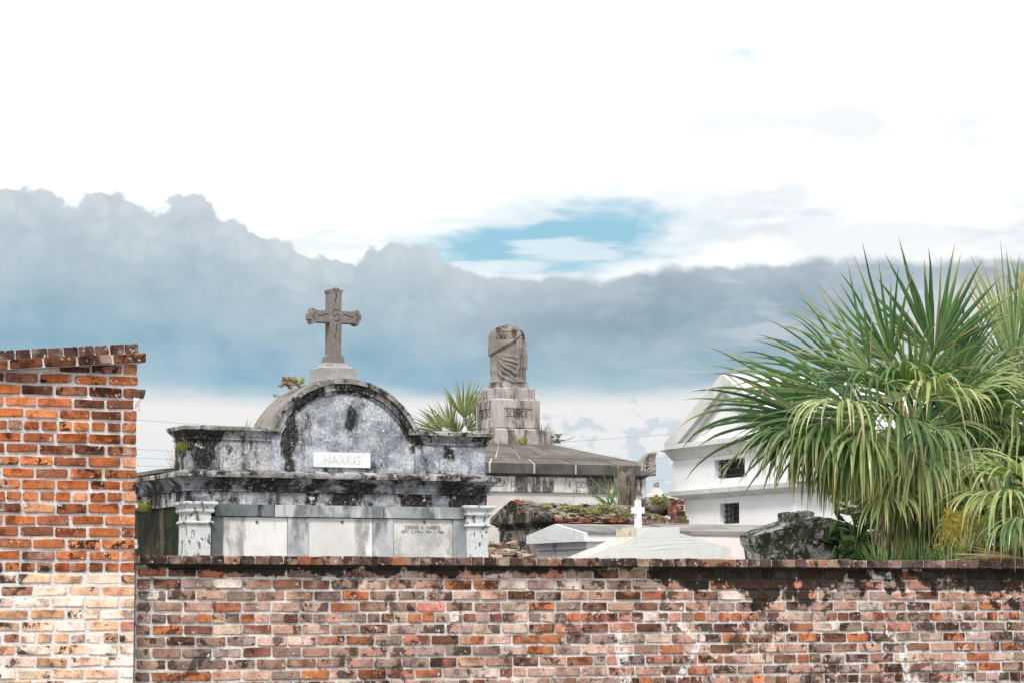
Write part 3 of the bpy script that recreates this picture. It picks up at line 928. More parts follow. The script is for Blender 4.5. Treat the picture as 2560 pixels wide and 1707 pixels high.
# ------------------------------------------------------------------ vegetation helpers
def leaf_strip(bm, lay, pts, widths, side, g, dead=0.0, fold=0.25, t0=0.0):
    """a V-folded leaf along pts; side = sideways direction per point"""
    L, C, Rr = [], [], []
    n = len(pts)
    for p, w, s in zip(pts, widths, side):
        up = Vector((0, 0, 1))
        L.append(bm.verts.new(p - s * w)); Rr.append(bm.verts.new(p + s * w))
        C.append(bm.verts.new(p + (s.cross((pts[-1] - pts[0]).normalized())).normalized() * (w * fold)))
    for i in range(n - 1):
        for a, b in ((L, C), (C, Rr)):
            f = bm.faces.new((a[i], b[i], b[i + 1], a[i + 1]))
            for l in f.loops:
                k = (i if l.vert in (a[i], b[i]) else i + 1) / (n - 1)
                l[lay] = (t0 + (1 - t0) * k, g, dead, 1)

def tuft(name, label, cat, base, n, h, spread, mat, seed=0, width=0.006, droop=0.6, lean=(0, 0), parent=None, flat_y=1.0, dead=0.0):
    rnd = random.Random(seed)
    bm = B()
    lay = bm.loops.layers.float_color.new('leaf')
    base = Vector(base)
    for i in range(n):
        az = rnd.uniform(0, 2 * math.pi)
        r0 = spread * math.sqrt(rnd.random())
        st = base + Vector((math.cos(az) * r0, math.sin(az) * r0 * flat_y, -0.01))
        ln = h * rnd.uniform(0.45, 1.0)
        d = Vector((math.cos(az) * rnd.uniform(.1, .7) + lean[0], math.sin(az) * rnd.uniform(.1, .7) + lean[1], 1)).normalized()
        pts, p = [], st.copy()
        k = 5
        for j in range(k):
            pts.append(p.copy())
            d = (d + Vector((0, 0, -droop * (j / k) * 0.6))).normalized()
            p = p + d * ln / (k - 1)
        s = Vector((-math.sin(az + rnd.uniform(-.6, .6)), math.cos(az), 0)).normalized()
        leaf_strip(bm, lay, pts, [width * (1 - (j / (k - 1)) ** 1.5 * 0.95) for j in range(k)], [s] * k, rnd.random(), dead if rnd.random() < 0.9 else 0)
    o = obj(name, bm, mat, parent, recalc=False)
    if parent is None:
        tag(o, label, cat)
    return o

def leafy(name, label, cat, base, n, size, radius, mat, seed=0, parent=None, flat_z=1.0):
    """small leafy weed: stems with little leaves"""
    rnd = random.Random(seed)
    bm = B()
    lay = bm.loops.layers.float_color.new('leaf')
    base = Vector(base)
    for i in range(n):
        d = Vector((rnd.gauss(0, 1), rnd.gauss(0, 1), abs(rnd.gauss(0, 1)) * flat_z + 0.2)).normalized()
        c = base + d * radius * rnd.random() ** 0.5
        t = Vector((rnd.gauss(0, 1), rnd.gauss(0, 1), rnd.gauss(0, .6))).normalized()
        s = t.cross(Vector((rnd.gauss(0, 1), rnd.gauss(0, 1), rnd.gauss(0, 1)))).normalized()
        z = size * rnd.uniform(.5, 1.2)
        leaf_strip(bm, lay, [c, c + t * z * .5, c + t * z], [z * .12, z * .28, z * .03], [s] * 3, rnd.random())
        if i % 5 == 0:
            pts = [base, base + (c - base) * .6 + Vector((0, 0, .01)), c]
            leaf_strip(bm, lay, pts, [size * .06] * 3, [s] * 3, 0.3, 0.5)
    o = obj(name, bm, mat, parent, recalc=False)
    if parent is None:
        tag(o, label, cat)
    return o


# ------------------------------------------------------------------ the family tomb with the round arched attic
TY = 26.5
def tx(px, py=1200):
    return onY(px, py, TY).x
def tz(py, px=830, Y=None):
    return onY(px, py, TY if Y is None else Y).z

def build_family_tomb():
    xa, xb = tx(470), tx(1217)            # body corners
    depth = 3.2
    root = thing('family_tomb', 'grey-blue stuccoed tomb with round arched attic, white pilasters and three marble tablets', 'tomb', ((xa + xb) / 2, TY, 0))
    y1 = TY + depth
    fr0, fr1 = tz(1261, 470), tz(1226, 470)
    # body behind the marble front
    bm = B()
    box(bm, xa + 0.02, xb - 0.02, TY + 0.075, y1 - .03, 0, fr0)
    roughen(bm, 0.15, 0.004, 5)
    obj('body', bm, M['side_dark'], root)
    # frieze
    bm = B()
    box(bm, xa, xb, TY, y1, fr0 + 0.001, fr1)
    roughen(bm, 0.07, 0.004, 8)
    obj('frieze', bm, M['stucco_dirty'], root)
    # cornice: bead, cavetto, fascia
    z = lambda py: tz(py, 470)
    bm = B()
    prof(bm, xa, xb, TY, y1, [(0.004, fr1 + .001), (0.03, fr1 + 0.005), (0.034, z(1221)), (0.02, z(1219)), (0.022, z(1216)), (0.03, z(1209)), (0.055, z(1201)), (0.088, z(1194)), (0.095, z(1191))])
    roughen(bm, 0.07, 0.005, 9)
    obj('cornice_cove', bm, M['stucco_black'], root)
    bm = B()
    prof(bm, xa, xb, TY, y1, [(0.09, z(1191) + .002), (0.125, z(1190)), (0.13, z(1184)), (0.128, z(1178.5)), (0.06, z(1174.5)), (0.0, z(1171))])
    roughen(bm, 0.07, 0.006, 9)
    obj('cornice_fascia', bm, M['stucco_cap'], root)
    zc = z(1172)
    # roof slab behind the attic
    bm = B()
    loft(bm, [rect(xa - .12, xb + .12, TY + 0.5, y1 + .12, zc - 0.01), rect(xa - .11, xb + .11, TY + 0.5, y1 + .11, zc + 0.03), rect(xa + 0.9, xb - 0.9, TY + 0.5, y1 - 1.0, zc + 0.12)])
    roughen(bm, 0.15, 0.006, 7)
    obj('roof_slab', bm, M['slab'], root)
    # attic: low walls left and right
    at0, at1 = zc - 0.012, tz(1097, 470)
    ya = TY + 0.02
    yb = ya + 0.48
    xarL, xarR = tx(668, 1080), tx(1046, 1080)
    for (p, q) in ((tx(470.5), xarL + .049), (xarR - .049, tx(1215))):
        bm = B()
        box(bm, p, q, ya, yb, at0, at1)
        roughen(bm, 0.06, 0.005, 8)
        obj('attic_wall', bm, M['stucco_dirty'] if p < xarL - 0.1 else M['stucco'], root)
        zz = lambda py: tz(py, 470)
        bm = B()
        prof(bm, p, q, ya, yb, [(0.0, at1 + .001), (0.018, at1 + 0.004), (0.022, zz(1094)), (0.008, zz(1091)), (0.012, zz(1087)), (0.035, zz(1081)), (0.06, zz(1075)), (0.065, zz(1073.5))])
        roughen(bm, 0.06, 0.004, 10)
        obj('attic_moulding', bm, M['stucco_dirty'], root)
        bm = B()
        prof(bm, p, q, ya, yb, [(0.06, zz(1073.5) + .001), (0.075, zz(1072)), (0.078, zz(1064)), (0.05, zz(1061.5)), (0.0, zz(1060.5))])
        roughen(bm, 0.06, 0.005, 10)
        obj('attic_coping', bm, M['stucco_cap'], root)
    # arched tympanum
    cx = (xarL + xarR) / 2
    hw = (xarR - xarL) / 2
    zs = tz(1078, 850)
    ztop = tz(946, 835)
    rise = ztop - zs
    Rr = (hw * hw + rise * rise) / (2 * rise)
    czc = ztop - Rr
    a_end = math.asin(hw / Rr)
    if rise > hw:
        a_end = math.pi - a_end
    N = 28
    arc = lambda r, n=N, e=a_end: [(cx + r * math.sin(-e + 2 * e * i / n), czc + r * math.cos(-e + 2 * e * i / n)) for i in range(n + 1)]
    face = [(xarL + .05, at0 - 0.002)] + [(x, zz_) for x, zz_ in arc(Rr - 0.05)] + [(xarR - .05, at0 - 0.002)]
    bm = B()
    prism(bm, face, ya - 0.022, yb)
    roughen(bm, 0.05, 0.005, 8)
    obj('tympanum', bm, M['stucco'], root)
    def arch_band(r_in, r_out, y0, y1_, name, mat, amp=0.005):
        bm = B()
        i_, o_ = arc(r_in, 40), arc(r_out, 40)
        rings = [[Vector((a[0], y0, a[1])), Vector((b[0], y0, b[1])), Vector((b[0], y1_, b[1])), Vector((a[0], y1_, a[1]))] for a, b in zip(i_, o_)]
        loft(bm, rings)
        roughen(bm, 0.06, amp, 9)
        return obj(name, bm, mat, root)
    arch_band(Rr - 0.052, Rr, ya - 0.085, yb + 0.06, 'arch_coping', M['stucco_cap'])
    arch_band(Rr - 0.12, Rr - 0.054, ya - 0.055, ya + 0.1, 'arch_moulding', M['stucco_dirty'])
    arch_band(Rr - 0.155, Rr - 0.121, ya - 0.038, ya + 0.1, 'arch_moulding', M['stucco_dirty'], 0.006)
    bm = B()
    pc = [(x, zz_) for x, zz_ in arc(Rr + 0.004, 40)]
    pi_ = [(x, zz_) for x, zz_ in arc(Rr - 0.03, 40)]
    rings = [[Vector((a[0], ya - .06, a[1])), Vector((b[0], ya - .06, b[1])), Vector((b[0], yb + .062, b[1])), Vector((a[0], yb + .062, a[1]))] for a, b in zip(pi_, pc)]
    loft(bm, rings); roughen(bm, .06, .004, 8)
    obj('arch_roof', bm, M['granite'], root)
    # name plaque
    bm = B()
    p0, p1 = onY(783, 1166, ya - .03), onY(925, 1132, ya - .03)
    box(bm, p0.x, p1.x, ya - 0.045, ya, p0.z, p1.z)
    pl = obj('name_plaque', bm, M['plaque'], root)
    text_mesh('lettering', 'HARRIS', 0.092, (onY(855, 1148, ya - .045).x, ya - 0.045, (p0.z + p1.z) / 2), M['letter_pale'], pl, width=0.42, depth=0.0025)
    # marble front: lintels, jambs, tablets
    zl0, zl1 = tz(1292, 830), tz(1262.5, 830)
    for i, (a, b, mt) in enumerate(((537, 686, 'darkmarble'), (686.6, 959, 'bluemarble'), (959.6, 1160, 'bluemarble'))):
        bm = B()
        box(bm, tx(a) + .004, tx(b) - .004, TY - 0.012, TY + 0.10, zl0, zl1 - .001)
        roughen(bm, 0.1, 0.002, 8)
        obj('lintel', bm, M[mt], root)
    low = 0.55
    for a, b, mt in ((526, 559, 'darkmarble'), (721, 772, 'bluemarble'), (934, 984, 'bluemarble'), (1134, 1166, 'bluemarble')):
        bm = B()
        box(bm, tx(a) + .002, tx(b) - .002, TY + 0.004, TY + 0.10, low, zl0 - 0.006)
        roughen(bm, 0.1, 0.002, 8)
        obj('jamb', bm, M[mt], root)
    for a, b, mt in ((559.6, 720.4, 'tablet'), (772.6, 933.4, 'tablet'), (984.6, 1133.4, 'tablet_grey')):
        bm = B()
        box(bm, tx(a), tx(b), TY + 0.022, TY + 0.10, low, zl0 - 0.009)
        t = obj('tablet', bm, M[mt], root)
        kc = onY((a + b) / 2 + 2, 1303.5, TY + 0.02)
        bm = B()
        bmesh.ops.create_uvsphere(bm, u_segments=10, v_segments=6, radius=0.015, matrix=Matrix.Translation((kc.x, TY + 0.018, kc.z)))
        obj('rosette', bm, M['knob'], t)
        if mt == 'tablet_grey':
            c1 = onY(1057, 1317.5, TY); c2 = onY(1057, 1328.5, TY)
            for wd, px, wi in (('DENNIS', 1031, .155), ('K.', 1059.5, .035), ('HARRIS', 1086, .155)):
                text_mesh('lettering', wd, 0.040, (onY(px, 1317, TY).x, TY + 0.022, c1.z), M['letter'], t, width=wi)
            for wd, px, wi in (('SEPT.', 1014.5, .085), ('11,', 1032.5, .032), ('1951', 1047, .070), ('—', 1059.5, .028), ('MAY', 1075, .068), ('5,', 1088.5, .022), ('1986', 1103, .070)):
                text_mesh('lettering', wd, 0.032 if wd != '—' else .005, (onY(px, 1328, TY).x, TY + 0.022, c2.z), M['letter'], t, width=wi)
    bm = B()
    box(bm, tx(526), tx(1166), TY - .01, TY + 0.1, 0, low - .004)
    obj('plinth', bm, M['stucco_dirty'], root)
    # pilasters with moulded capitals
    for a, b, ca, cb in ((470.5, 526, 0.0, 0.0), (1166, 1219, 0, 0)):
        p, q = tx(a), tx(b)
        yf, yb_ = TY - 0.03, TY + 0.32
        bm = B()
        box(bm, p, q, yf, yb_, 0, tz(1313, 830))
        roughen(bm, 0.06, 0.003, 12)
        pil = obj('pilaster', bm, M['peeled'], root)
        zt_ = lambda py: tz(py - (1261 - 1257) + 3, 830)
        bm = B()
        prof(bm, p, q, yf, yb_, [(0.0, tz(1313, 830)), (0.02, tz(1312, 830)), (0.028, tz(1309, 830)), (0.02, tz(1306, 830)), (0.002, tz(1304.5, 830)), (0.002, tz(1286, 830)),
                                 (0.018, tz(1285, 830)), (0.03, tz(1281.5, 830)), (0.03, tz(1277, 830)), (0.022, tz(1275, 830)), (0.03, tz(1270, 830)), (0.05, tz(1265.5, 830)),
                                 (0.06, tz(1264, 830)), (0.062, tz(1260, 830)), (0.05, tz(1258, 830)), (0.03, tz(1257.5, 830))])
        roughen(bm, 0.05, 0.004, 14)
        obj('capital', bm, M['peeled'], pil)
    return root, cx, ztop, ya, yb
FT, ARCH_X, ARCH_TOP, ARCH_Y0, ARCH_Y1 = build_family_tomb()


# ------------------------------------------------------------------ stone cross on the arch
def build_cross():
    y0 = ARCH_Y0 + 0.07                      # front of the base
    px2x = lambda px, py=800: onY(px, py, y0 + .12).x
    pz = lambda py: onY(838, py, y0 + .12).z
    bx0, bx1 = onY(802, 930, y0).x, onY(893.5, 930, y0).x
    zb = ARCH_TOP - 0.02
    root = thing('stone_cross', 'brown-grey carved stone cross standing on the crown of the arched tomb', 'cross', ((bx0 + bx1) / 2, y0 + 0.2, zb))
    cxx = (bx0 + bx1) / 2
    w = (bx1 - bx0) / 2
    bm = B()
    z1, z2 = pz(921.5), pz(907)
    yc = y0 + 0.19
    d = 0.19
    loft(bm, [rect(bx0, bx1, yc - d, yc + d, zb), rect(bx0, bx1, yc - d, yc + d, z1)])
    loft(bm, [rect(bx0 + .02, bx1 - .02, yc - d + .02, yc + d - .02, z1 + .001), rect(cxx - .62 * w, cxx + .62 * w, yc - d * .62, yc + d * .62, z1 + .03), rect(cxx - .56 * w, cxx + .56 * w, yc - d * .56, yc + d * .56, z2)])
    roughen(bm, .05, .003, 10)
    obj('base', bm, M['granite_pale'], root)
    # the cross itself: one outline pushed through its thickness
    hw = 0.066
    scx = onY(839, 800, yc - .07).x
    Z = lambda py: onY(839, py, yc - .07).z
    zt = Z(722.5)
    aw = 0.295
    za0, za1 = Z(806.5), Z(778)
    zf = Z(891)
    zm = (za0 + za1) / 2
    ah = (za1 - za0) / 2
    def end(dx, dz, ex, ez, n):   # trefoil-like arm end in local coordinates, u along the arm
        pass
    right = [(hw, za1), (aw - 0.075, za1), (aw - 0.055, za1 + .018), (aw - 0.03, za1 + .022), (aw - .022, zm + .045), (aw - .002, zm + .03), (aw, zm), (aw - .002, zm - .03), (aw - .022, zm - .045), (aw - .03, za0 - .022), (aw - .055, za0 - .018), (aw - .075, za0), (hw, za0)]
    topp = [(-hw, zt - 0.06), (-hw - .016, zt - .018), (-hw - .012, zt - .008), (-.045, zt - .012), (-.03, zt + .006), (0, zt + .014), (.03, zt + .006), (.045, zt - .012), (hw + .012, zt - .008), (hw + .016, zt - .018), (hw, zt - .06)]
    foot = [(hw, zf + .03), (hw + .012, zf + .008), (hw + .035, zf - .004), (hw + .038, z2 + .001), (-hw - .038, z2 + .001), (-hw - .035, zf - .004), (-hw - .012, zf + .008), (-hw, zf + .03)]
    left = [(-x, z) for x, z in right[::-1]]
    out = topp + right + foot + left
    bm = B()
    prism(bm, [(scx + x, z) for x, z in out], yc - 0.075, yc + 0.075)
    obj('shaft_and_arms', bm, M['granite'], root)
    # incised ornament: dark tubes on the face, painted as the shade in carved lines
    yf = yc - 0.0745
    bm = B()
    R = 0.006
    def groove(pts):
        tube(bm, [(scx + x, yf, z) for x, z in pts], 0.0045, 5)
    c = zm
    groove([(0.03, c + .068), (0.0, c + .078), (-.035, c + .055), (-.035, c + .015), (-.012, c), (.02, c + .035), (.042, c + .015), (.042, c - .03), (.0, c - .052), (-.022, c - .035)])
    for s in (-1, 1):
        groove([(s * .085, c + .02), (s * .12, c + .025), (s * .15, c + .012), (s * .175, c), (s * .2, c + .01)])
        groove([(s * (aw - .06), c + .04), (s * (aw - .045), c + .015), (s * (aw - .02), c + .0), (s * (aw - .045), c - .015), (s * (aw - .06), c - .04)])
    groove([(.005, c - .08), (.012, c - .11), (.01, c - .15), (-.005, c - .165)])
    groove([(.0, c - .19), (-.008, c - .205), (-.002, c - .225)])
    groove([(.002, c + .26), (.006, c + .22), (-.006, c + .18), (-.01, c + .15)])
    groove([(-.03, zt - .005), (-.012, zt - .02), (0, zt - .045), (.012, zt - .02), (.03, zt - .005)])
    obj('incised_ornament', bm, M['carve'], root)
build_cross()


# ------------------------------------------------------------------ the tomb with slab roof, and its pedestal
SY = 42.0
def build_society_tomb():
    pedY = 43.95                                 # pedestal front
    pcx = (onY(1239, 1040, pedY).x + onY(1349, 1040, pedY).x) / 2
    pw = (onY(1349, 1040, pedY).x - onY(1239, 1040, pedY).x) / 2
    xc = pcx
    xr = onY(1626, 1180, SY).x
    hw = xr - xc
    xl = xc - hw
    yc = pedY + pw
    hd = yc - SY
    y1 = yc + hd
    root = thing('society_tomb', 'pale stone tomb with grey slab roof and streaked inscribed frieze behind the arched tomb', 'tomb', (xc, yc, 0))
    Z = lambda py, px=1420: onY(px, py, SY).z
    ze1, ze0 = Z(1160), Z(1184.5)            # eave fascia
    zf1, zf0 = Z(1192), Z(1230)              # frieze
    # ashlar wall blocks
    bm = B()
    box(bm, xl + .12, xr - .12, SY + .2, y1 - .12, 0, zf0 - .002)
    obj('wall_core', bm, M['joint'], root)
    xs = [onY(p, 1250, SY + .12).x for p in (1140, 1324, 1433, 1540, 1625)]
    z = zf0 - .006
    k = 0
    while z > 0.2:
        hgt = 0.55
        off = 0.0 if k % 2 == 0 else 0.35
        edges = [xl + .1] + [x + off for x in xs[1:-1]] + [xr - .1]
        for a, b in zip(edges, edges[1:]):
            bm = B()
            box(bm, a + .003, b - .003, SY + 0.1, SY + .26, max(0, z - hgt + .006), z)
            obj('ashlar_block', bm, M['ashlar'], root)
        z -= hgt
        k += 1
    bm = B()
    box(bm, xl + .1, xl + .16, SY + .262, y1 - .1, 0, zf0 - .004)
    obj('side_wall', bm, M['ashlar'], root)
    # frieze blocks with worn inscription
    fx = [xl + .06] + [onY(p, 1210, SY + .06).x for p in (1269, 1334, 1440, 1491)] + [xr - .06]
    for a, b in zip(fx, fx[1:]):
        bm = B()
        box(bm, a + .004, b - .004, SY + .055, SY + .3, zf0, zf1)
        roughen(bm, .15, .003, 5)
        obj('frieze_block', bm, M['frieze'], root)
    bm = B()
    box(bm, xl + .065, xr - .065, SY + .305, y1 - .06, zf0, zf1)
    obj('frieze_side', bm, M['frieze'], root)
    zc = (zf0 + zf1) / 2 + .01
    words = [('LESA', 1249, .28), ('UMANTI', 1305, .42), ('AVEL', 1362, .27), ('A', 1424, .07), ('SIDIUM', 1468, .42), ('S', 1506, .07), ('ILENT', 1532, .3)]
    for wd, px, wid in words:
        c = onY(px, 1207, SY + .055)
        text_mesh('lettering', wd, 0.115, (c.x, SY + .052, zc), M['letter_dim'], root, width=wid, depth=0.003)
    # dentil-like blocks under the eave
    bm = B()
    prof(bm, xl, xr, SY, y1, [(-.08, zf1 + .001), (-.06, zf1 + .02), (-.01, ze0 - .003)])
    obj('bed_moulding', bm, M['slab_edge'], root)
    # roof: a pale bed under separate slabs
    base_hw = onY(1379, 1090, pedY - .16).x - pcx
    zr = onY(1300, 1110, pedY - .16).z
    ov = 0.07
    bm = B()
    loft(bm, [rect(xl, xr, SY, y1, ze0 + .002, ov - .02), rect(xl, xr, SY, y1, ze1 - .01, ov - .02), rect(pcx - base_hw - .02, pcx + base_hw + .02, pedY - .2, 2 * yc - pedY + .2, zr - .012)])
    obj('roof_bed', bm, M['joint'], root)
    # front slope slabs: lower row with the fascia, upper row
    def fp(u, v, lift=0.0):
        """u: 0..1 across, v: 0..1 up the slope (front face)"""
        A = Vector((xl - ov, SY - ov, ze1)); Bq = Vector((xr + ov, SY - ov, ze1))
        C = Vector((pcx + base_hw + .02, pedY - .2, zr)); D = Vector((pcx - base_hw - .02, pedY - .2, zr))
        return A.lerp(Bq, u).lerp(D.lerp(C, u), v) + Vector((0, 0, lift))
    L = (xr - xl) + 2 * ov
    ue = [0] + [(onY(p, 1160, SY - ov).x - (xl - ov)) / L for p in (1224, 1336, 1440, 1546)] + [1]
    gp = 0.0062
    vr = 0.26
    for u0, u1 in zip(ue, ue[1:]):
        bm = B()
        p00, p10 = fp(u0 + gp, 0), fp(u1 - gp, 0)
        p01, p11 = fp(u0 + gp, vr), fp(u1 - gp, vr)
        dn = Vector((0, 0, ze0 - ze1))
        vs = [bm.verts.new(p) for p in (p00 + dn, p10 + dn, p10, p00, p01, p11)]
        bm.faces.new((vs[0], vs[1], vs[2], vs[3])); bm.faces.new((vs[3], vs[2], vs[5], vs[4]))
        bb = [bm.verts.new(p) for p in (p01 + dn * .9, p11 + dn * .9)]
        bm.faces.new((vs[0], vs[3], vs[4], bb[0])); bm.faces.new((vs[1], bb[1], vs[5], vs[2])); bm.faces.new((vs[4], vs[5], bb[1], bb[0])); bm.faces.new((vs[0], bb[0], bb[1], vs[1]))
        o = obj('eave_slab', bm, [M['slab'], M['slab_edge']], root)
        for f in o.data.polygons:
            if abs(f.normal.z) < 0.3:
                f.material_index = 1
    for u0, u1 in zip([0, .13, .29, .45, .61, .78], [.13, .29, .45, .61, .78, 1]):
        bm = B()
        q = [fp(u0 + gp, vr + .008, .006), fp(u1 - gp, vr + .008, .006), fp(u1 - gp, .995, .006), fp(u0 + gp, .995, .006)]
        loft(bm, [[p - Vector((0, 0, .03)) for p in q], q])
        obj('roof_slab', bm, M['slab'], root)
    # the other three slopes, one slab each
    A = [Vector((xl - ov, SY - ov, ze1)), Vector((xr + ov, SY - ov, ze1)), Vector((xr + ov, y1 + ov, ze1)), Vector((xl - ov, y1 + ov, ze1))]
    T4 = [Vector((pcx - base_hw - .02, pedY - .2, zr)), Vector((pcx + base_hw + .02, pedY - .2, zr)), Vector((pcx + base_hw + .02, 2 * yc - pedY + .2, zr)), Vector((pcx - base_hw - .02, 2 * yc - pedY + .2, zr))]
    for i in (1, 2, 3):
        j = (i + 1) % 4
        bm = B()
        q = [A[i], A[j], T4[j], T4[i]]
        up = Vector((0, 0, .005)); dn = Vector((0, 0, ze0 - ze1))
        loft(bm, [[A[i] + dn, A[j] + dn, T4[j] - up * 6, T4[i] - up * 6], [p + up for p in q]])
        obj('roof_slab', bm, M['slab'], root)
    # corner acroterion with carved palmette
    yA = SY - ov - .012
    pts = [(1603, 1187), (1601, 1176), (1602.5, 1164), (1607, 1150), (1615, 1139), (1626, 1131), (1641.5, 1128.5), (1640.5, 1137), (1638, 1150), (1640, 1166), (1640.5, 1178), (1636, 1187)]
    bm = B()
    prism(bm, [(onY(a, b, yA).x, onY(a, b, yA).z) for a, b in pts], yA, yA + .16)
    roughen(bm, .05, .002, 10)
    ac = obj('acroterion', bm, M['statue'], root)
    bm = B()
    def rib(pl):
        tube(bm, [onY(a, b, yA) for a, b in pl], 0.017, 5)
    rib([(1636, 1161), (1633, 1151), (1628, 1142), (1626, 1137), (1630, 1134), (1632, 1138)])
    rib([(1635, 1162), (1630, 1153), (1622, 1147), (1617, 1144), (1618, 1140), (1622, 1141)])
    rib([(1634, 1163), (1627, 1157), (1617, 1155), (1612, 1154), (1612, 1150), (1616, 1150)])
    rib([(1633, 1165), (1625, 1161), (1615, 1164), (1610, 1167), (1610, 1163), (1614, 1162)])
    rib([(1634, 1168), (1626, 1168), (1618, 1175), (1611, 1178), (1610, 1174), (1614, 1172)])
    rib([(1637, 1170), (1630, 1173), (1624, 1178), (1616, 1182)])
    rib([(1639, 1174), (1634, 1173), (1630, 1178), (1633, 1183), (1638, 1181), (1636, 1177)])
    rib([(1638, 1132), (1622, 1136), (1612, 1146), (1606, 1160), (1605, 1176)])
    obj('palmette_relief', bm, M['pedestal'], ac)
    return pedY, pcx, pw, yc, zr, base_hw

PED = build_society_tomb()

def solve_half(px, py, pcx, yc):
    """half width of a square block centred at pcx, yc whose front right corner is seen at px"""
    lo, hi = .05, 2.5
    for _ in range(40):
        w = (lo + hi) / 2
        if onY(px, py, yc - w).x > pcx + w:
            lo = w
        else:
            hi = w
    return w

def build_pedestal():
    pedY, pcx, pw, yc, zr, bhw = PED
    Z = lambda py: onY(1300, py, pedY).z
    root = thing('pedestal', 'stepped stone pedestal with sunk SILENCE panels on top of the slab roof', 'pedestal', (pcx, yc, zr))
    R = lambda o, z: rect(pcx, pcx, yc, yc, z, o)
    zb0, zb1 = zr - .01, onY(1300, 1072, pedY - .16).z
    bm = B(); loft(bm, [R(bhw, zb0), R(bhw, zb1 - .02), R(bhw - .02, zb1)]); roughen(bm, .12, .004, 6)
    obj('plinth', bm, M['pedestal'], root)
    # die with sunk panels on two faces
    d0, d1 = zb1 + .001, Z(996)
    bm = B(); loft(bm, [R(pw + .03, d0), R(pw, d0 + .03), R(pw, d1 - .03), R(pw - .03, d1)]); roughen(bm, .12, .003, 6)
    obj('die', bm, M['pedestal'], root)
    # raised frames leave the inscription panel sunk
    yf, xf = yc - pw, pcx - pw
    t = .022
    p0, p1 = onY(1259, 1047, yf), onY(1330, 1021, yf)
    fr = [(pcx - pw + .004, p0.x, d0 + .035, d1 - .035), (p1.x, pcx + pw - .004, d0 + .035, d1 - .035), (p0.x + .0008, p1.x - .0008, p1.z, d1 - .035), (p0.x + .0008, p1.x - .0008, d0 + .035, p0.z)]
    for a, b, c, d in fr:
        bm = B(); box(bm, a, b, yf - t, yf + .01, c, d); obj('panel_frame', bm, M['pedestal'], root)
    q0 = p0.x - (pcx - pw); q1 = (pcx + pw) - p1.x
    ya_, yb_ = yc - pw + q0, yc + pw - q1
    for a, b, c, d in ((yf - .006, ya_, d0 + .035, d1 - .035), (yb_, yc + pw - .004, d0 + .035, d1 - .035), (ya_ + .0008, yb_ - .0008, p1.z, d1 - .035), (ya_ + .0008, yb_ - .0008, d0 + .035, p0.z)):
        bm = B(); box(bm, xf - t, xf + .01, a, b, c, d); obj('panel_frame', bm, M['pedestal'], root)
    zc = (p0.z + p1.z) / 2
    text_mesh('lettering', 'SILENCE', .112, ((p0.x + p1.x) / 2 - .02, yf, zc), M['letter_cut'], root, width=.42, depth=.003)
    text_mesh('lettering', 'SILENCE', .112, (xf, (ya_ + yb_) / 2, zc), M['letter_cut'], root, width=.42, depth=.003, face='left')
    # two caps
    c1 = Z(968)
    w2 = solve_half(1337.5, 980, pcx, yc)
    bm = B(); loft(bm, [R(w2, d1 + .001), R(w2, c1 - .02), R(w2 - .03, c1)]); roughen(bm, .1, .003, 6)
    obj('cap', bm, M['pedestal'], root)
    c2 = Z(953.5)
    w3 = solve_half(1321.5, 960, pcx, yc)
    bm = B(); loft(bm, [R(w3, c1 + .001), R(w3, c2)]); roughen(bm, .1, .003, 6)
    obj('cap_step', bm, M['pedestal'], root)
    return c2
STZ = build_pedestal()


def lerp_tab(tab, v):
    for (a, x), (b, y) in zip(tab, tab[1:]):
        if v <= b:
            return x + (y - x) * (v - a) / (b - a)
    return tab[-1][1]

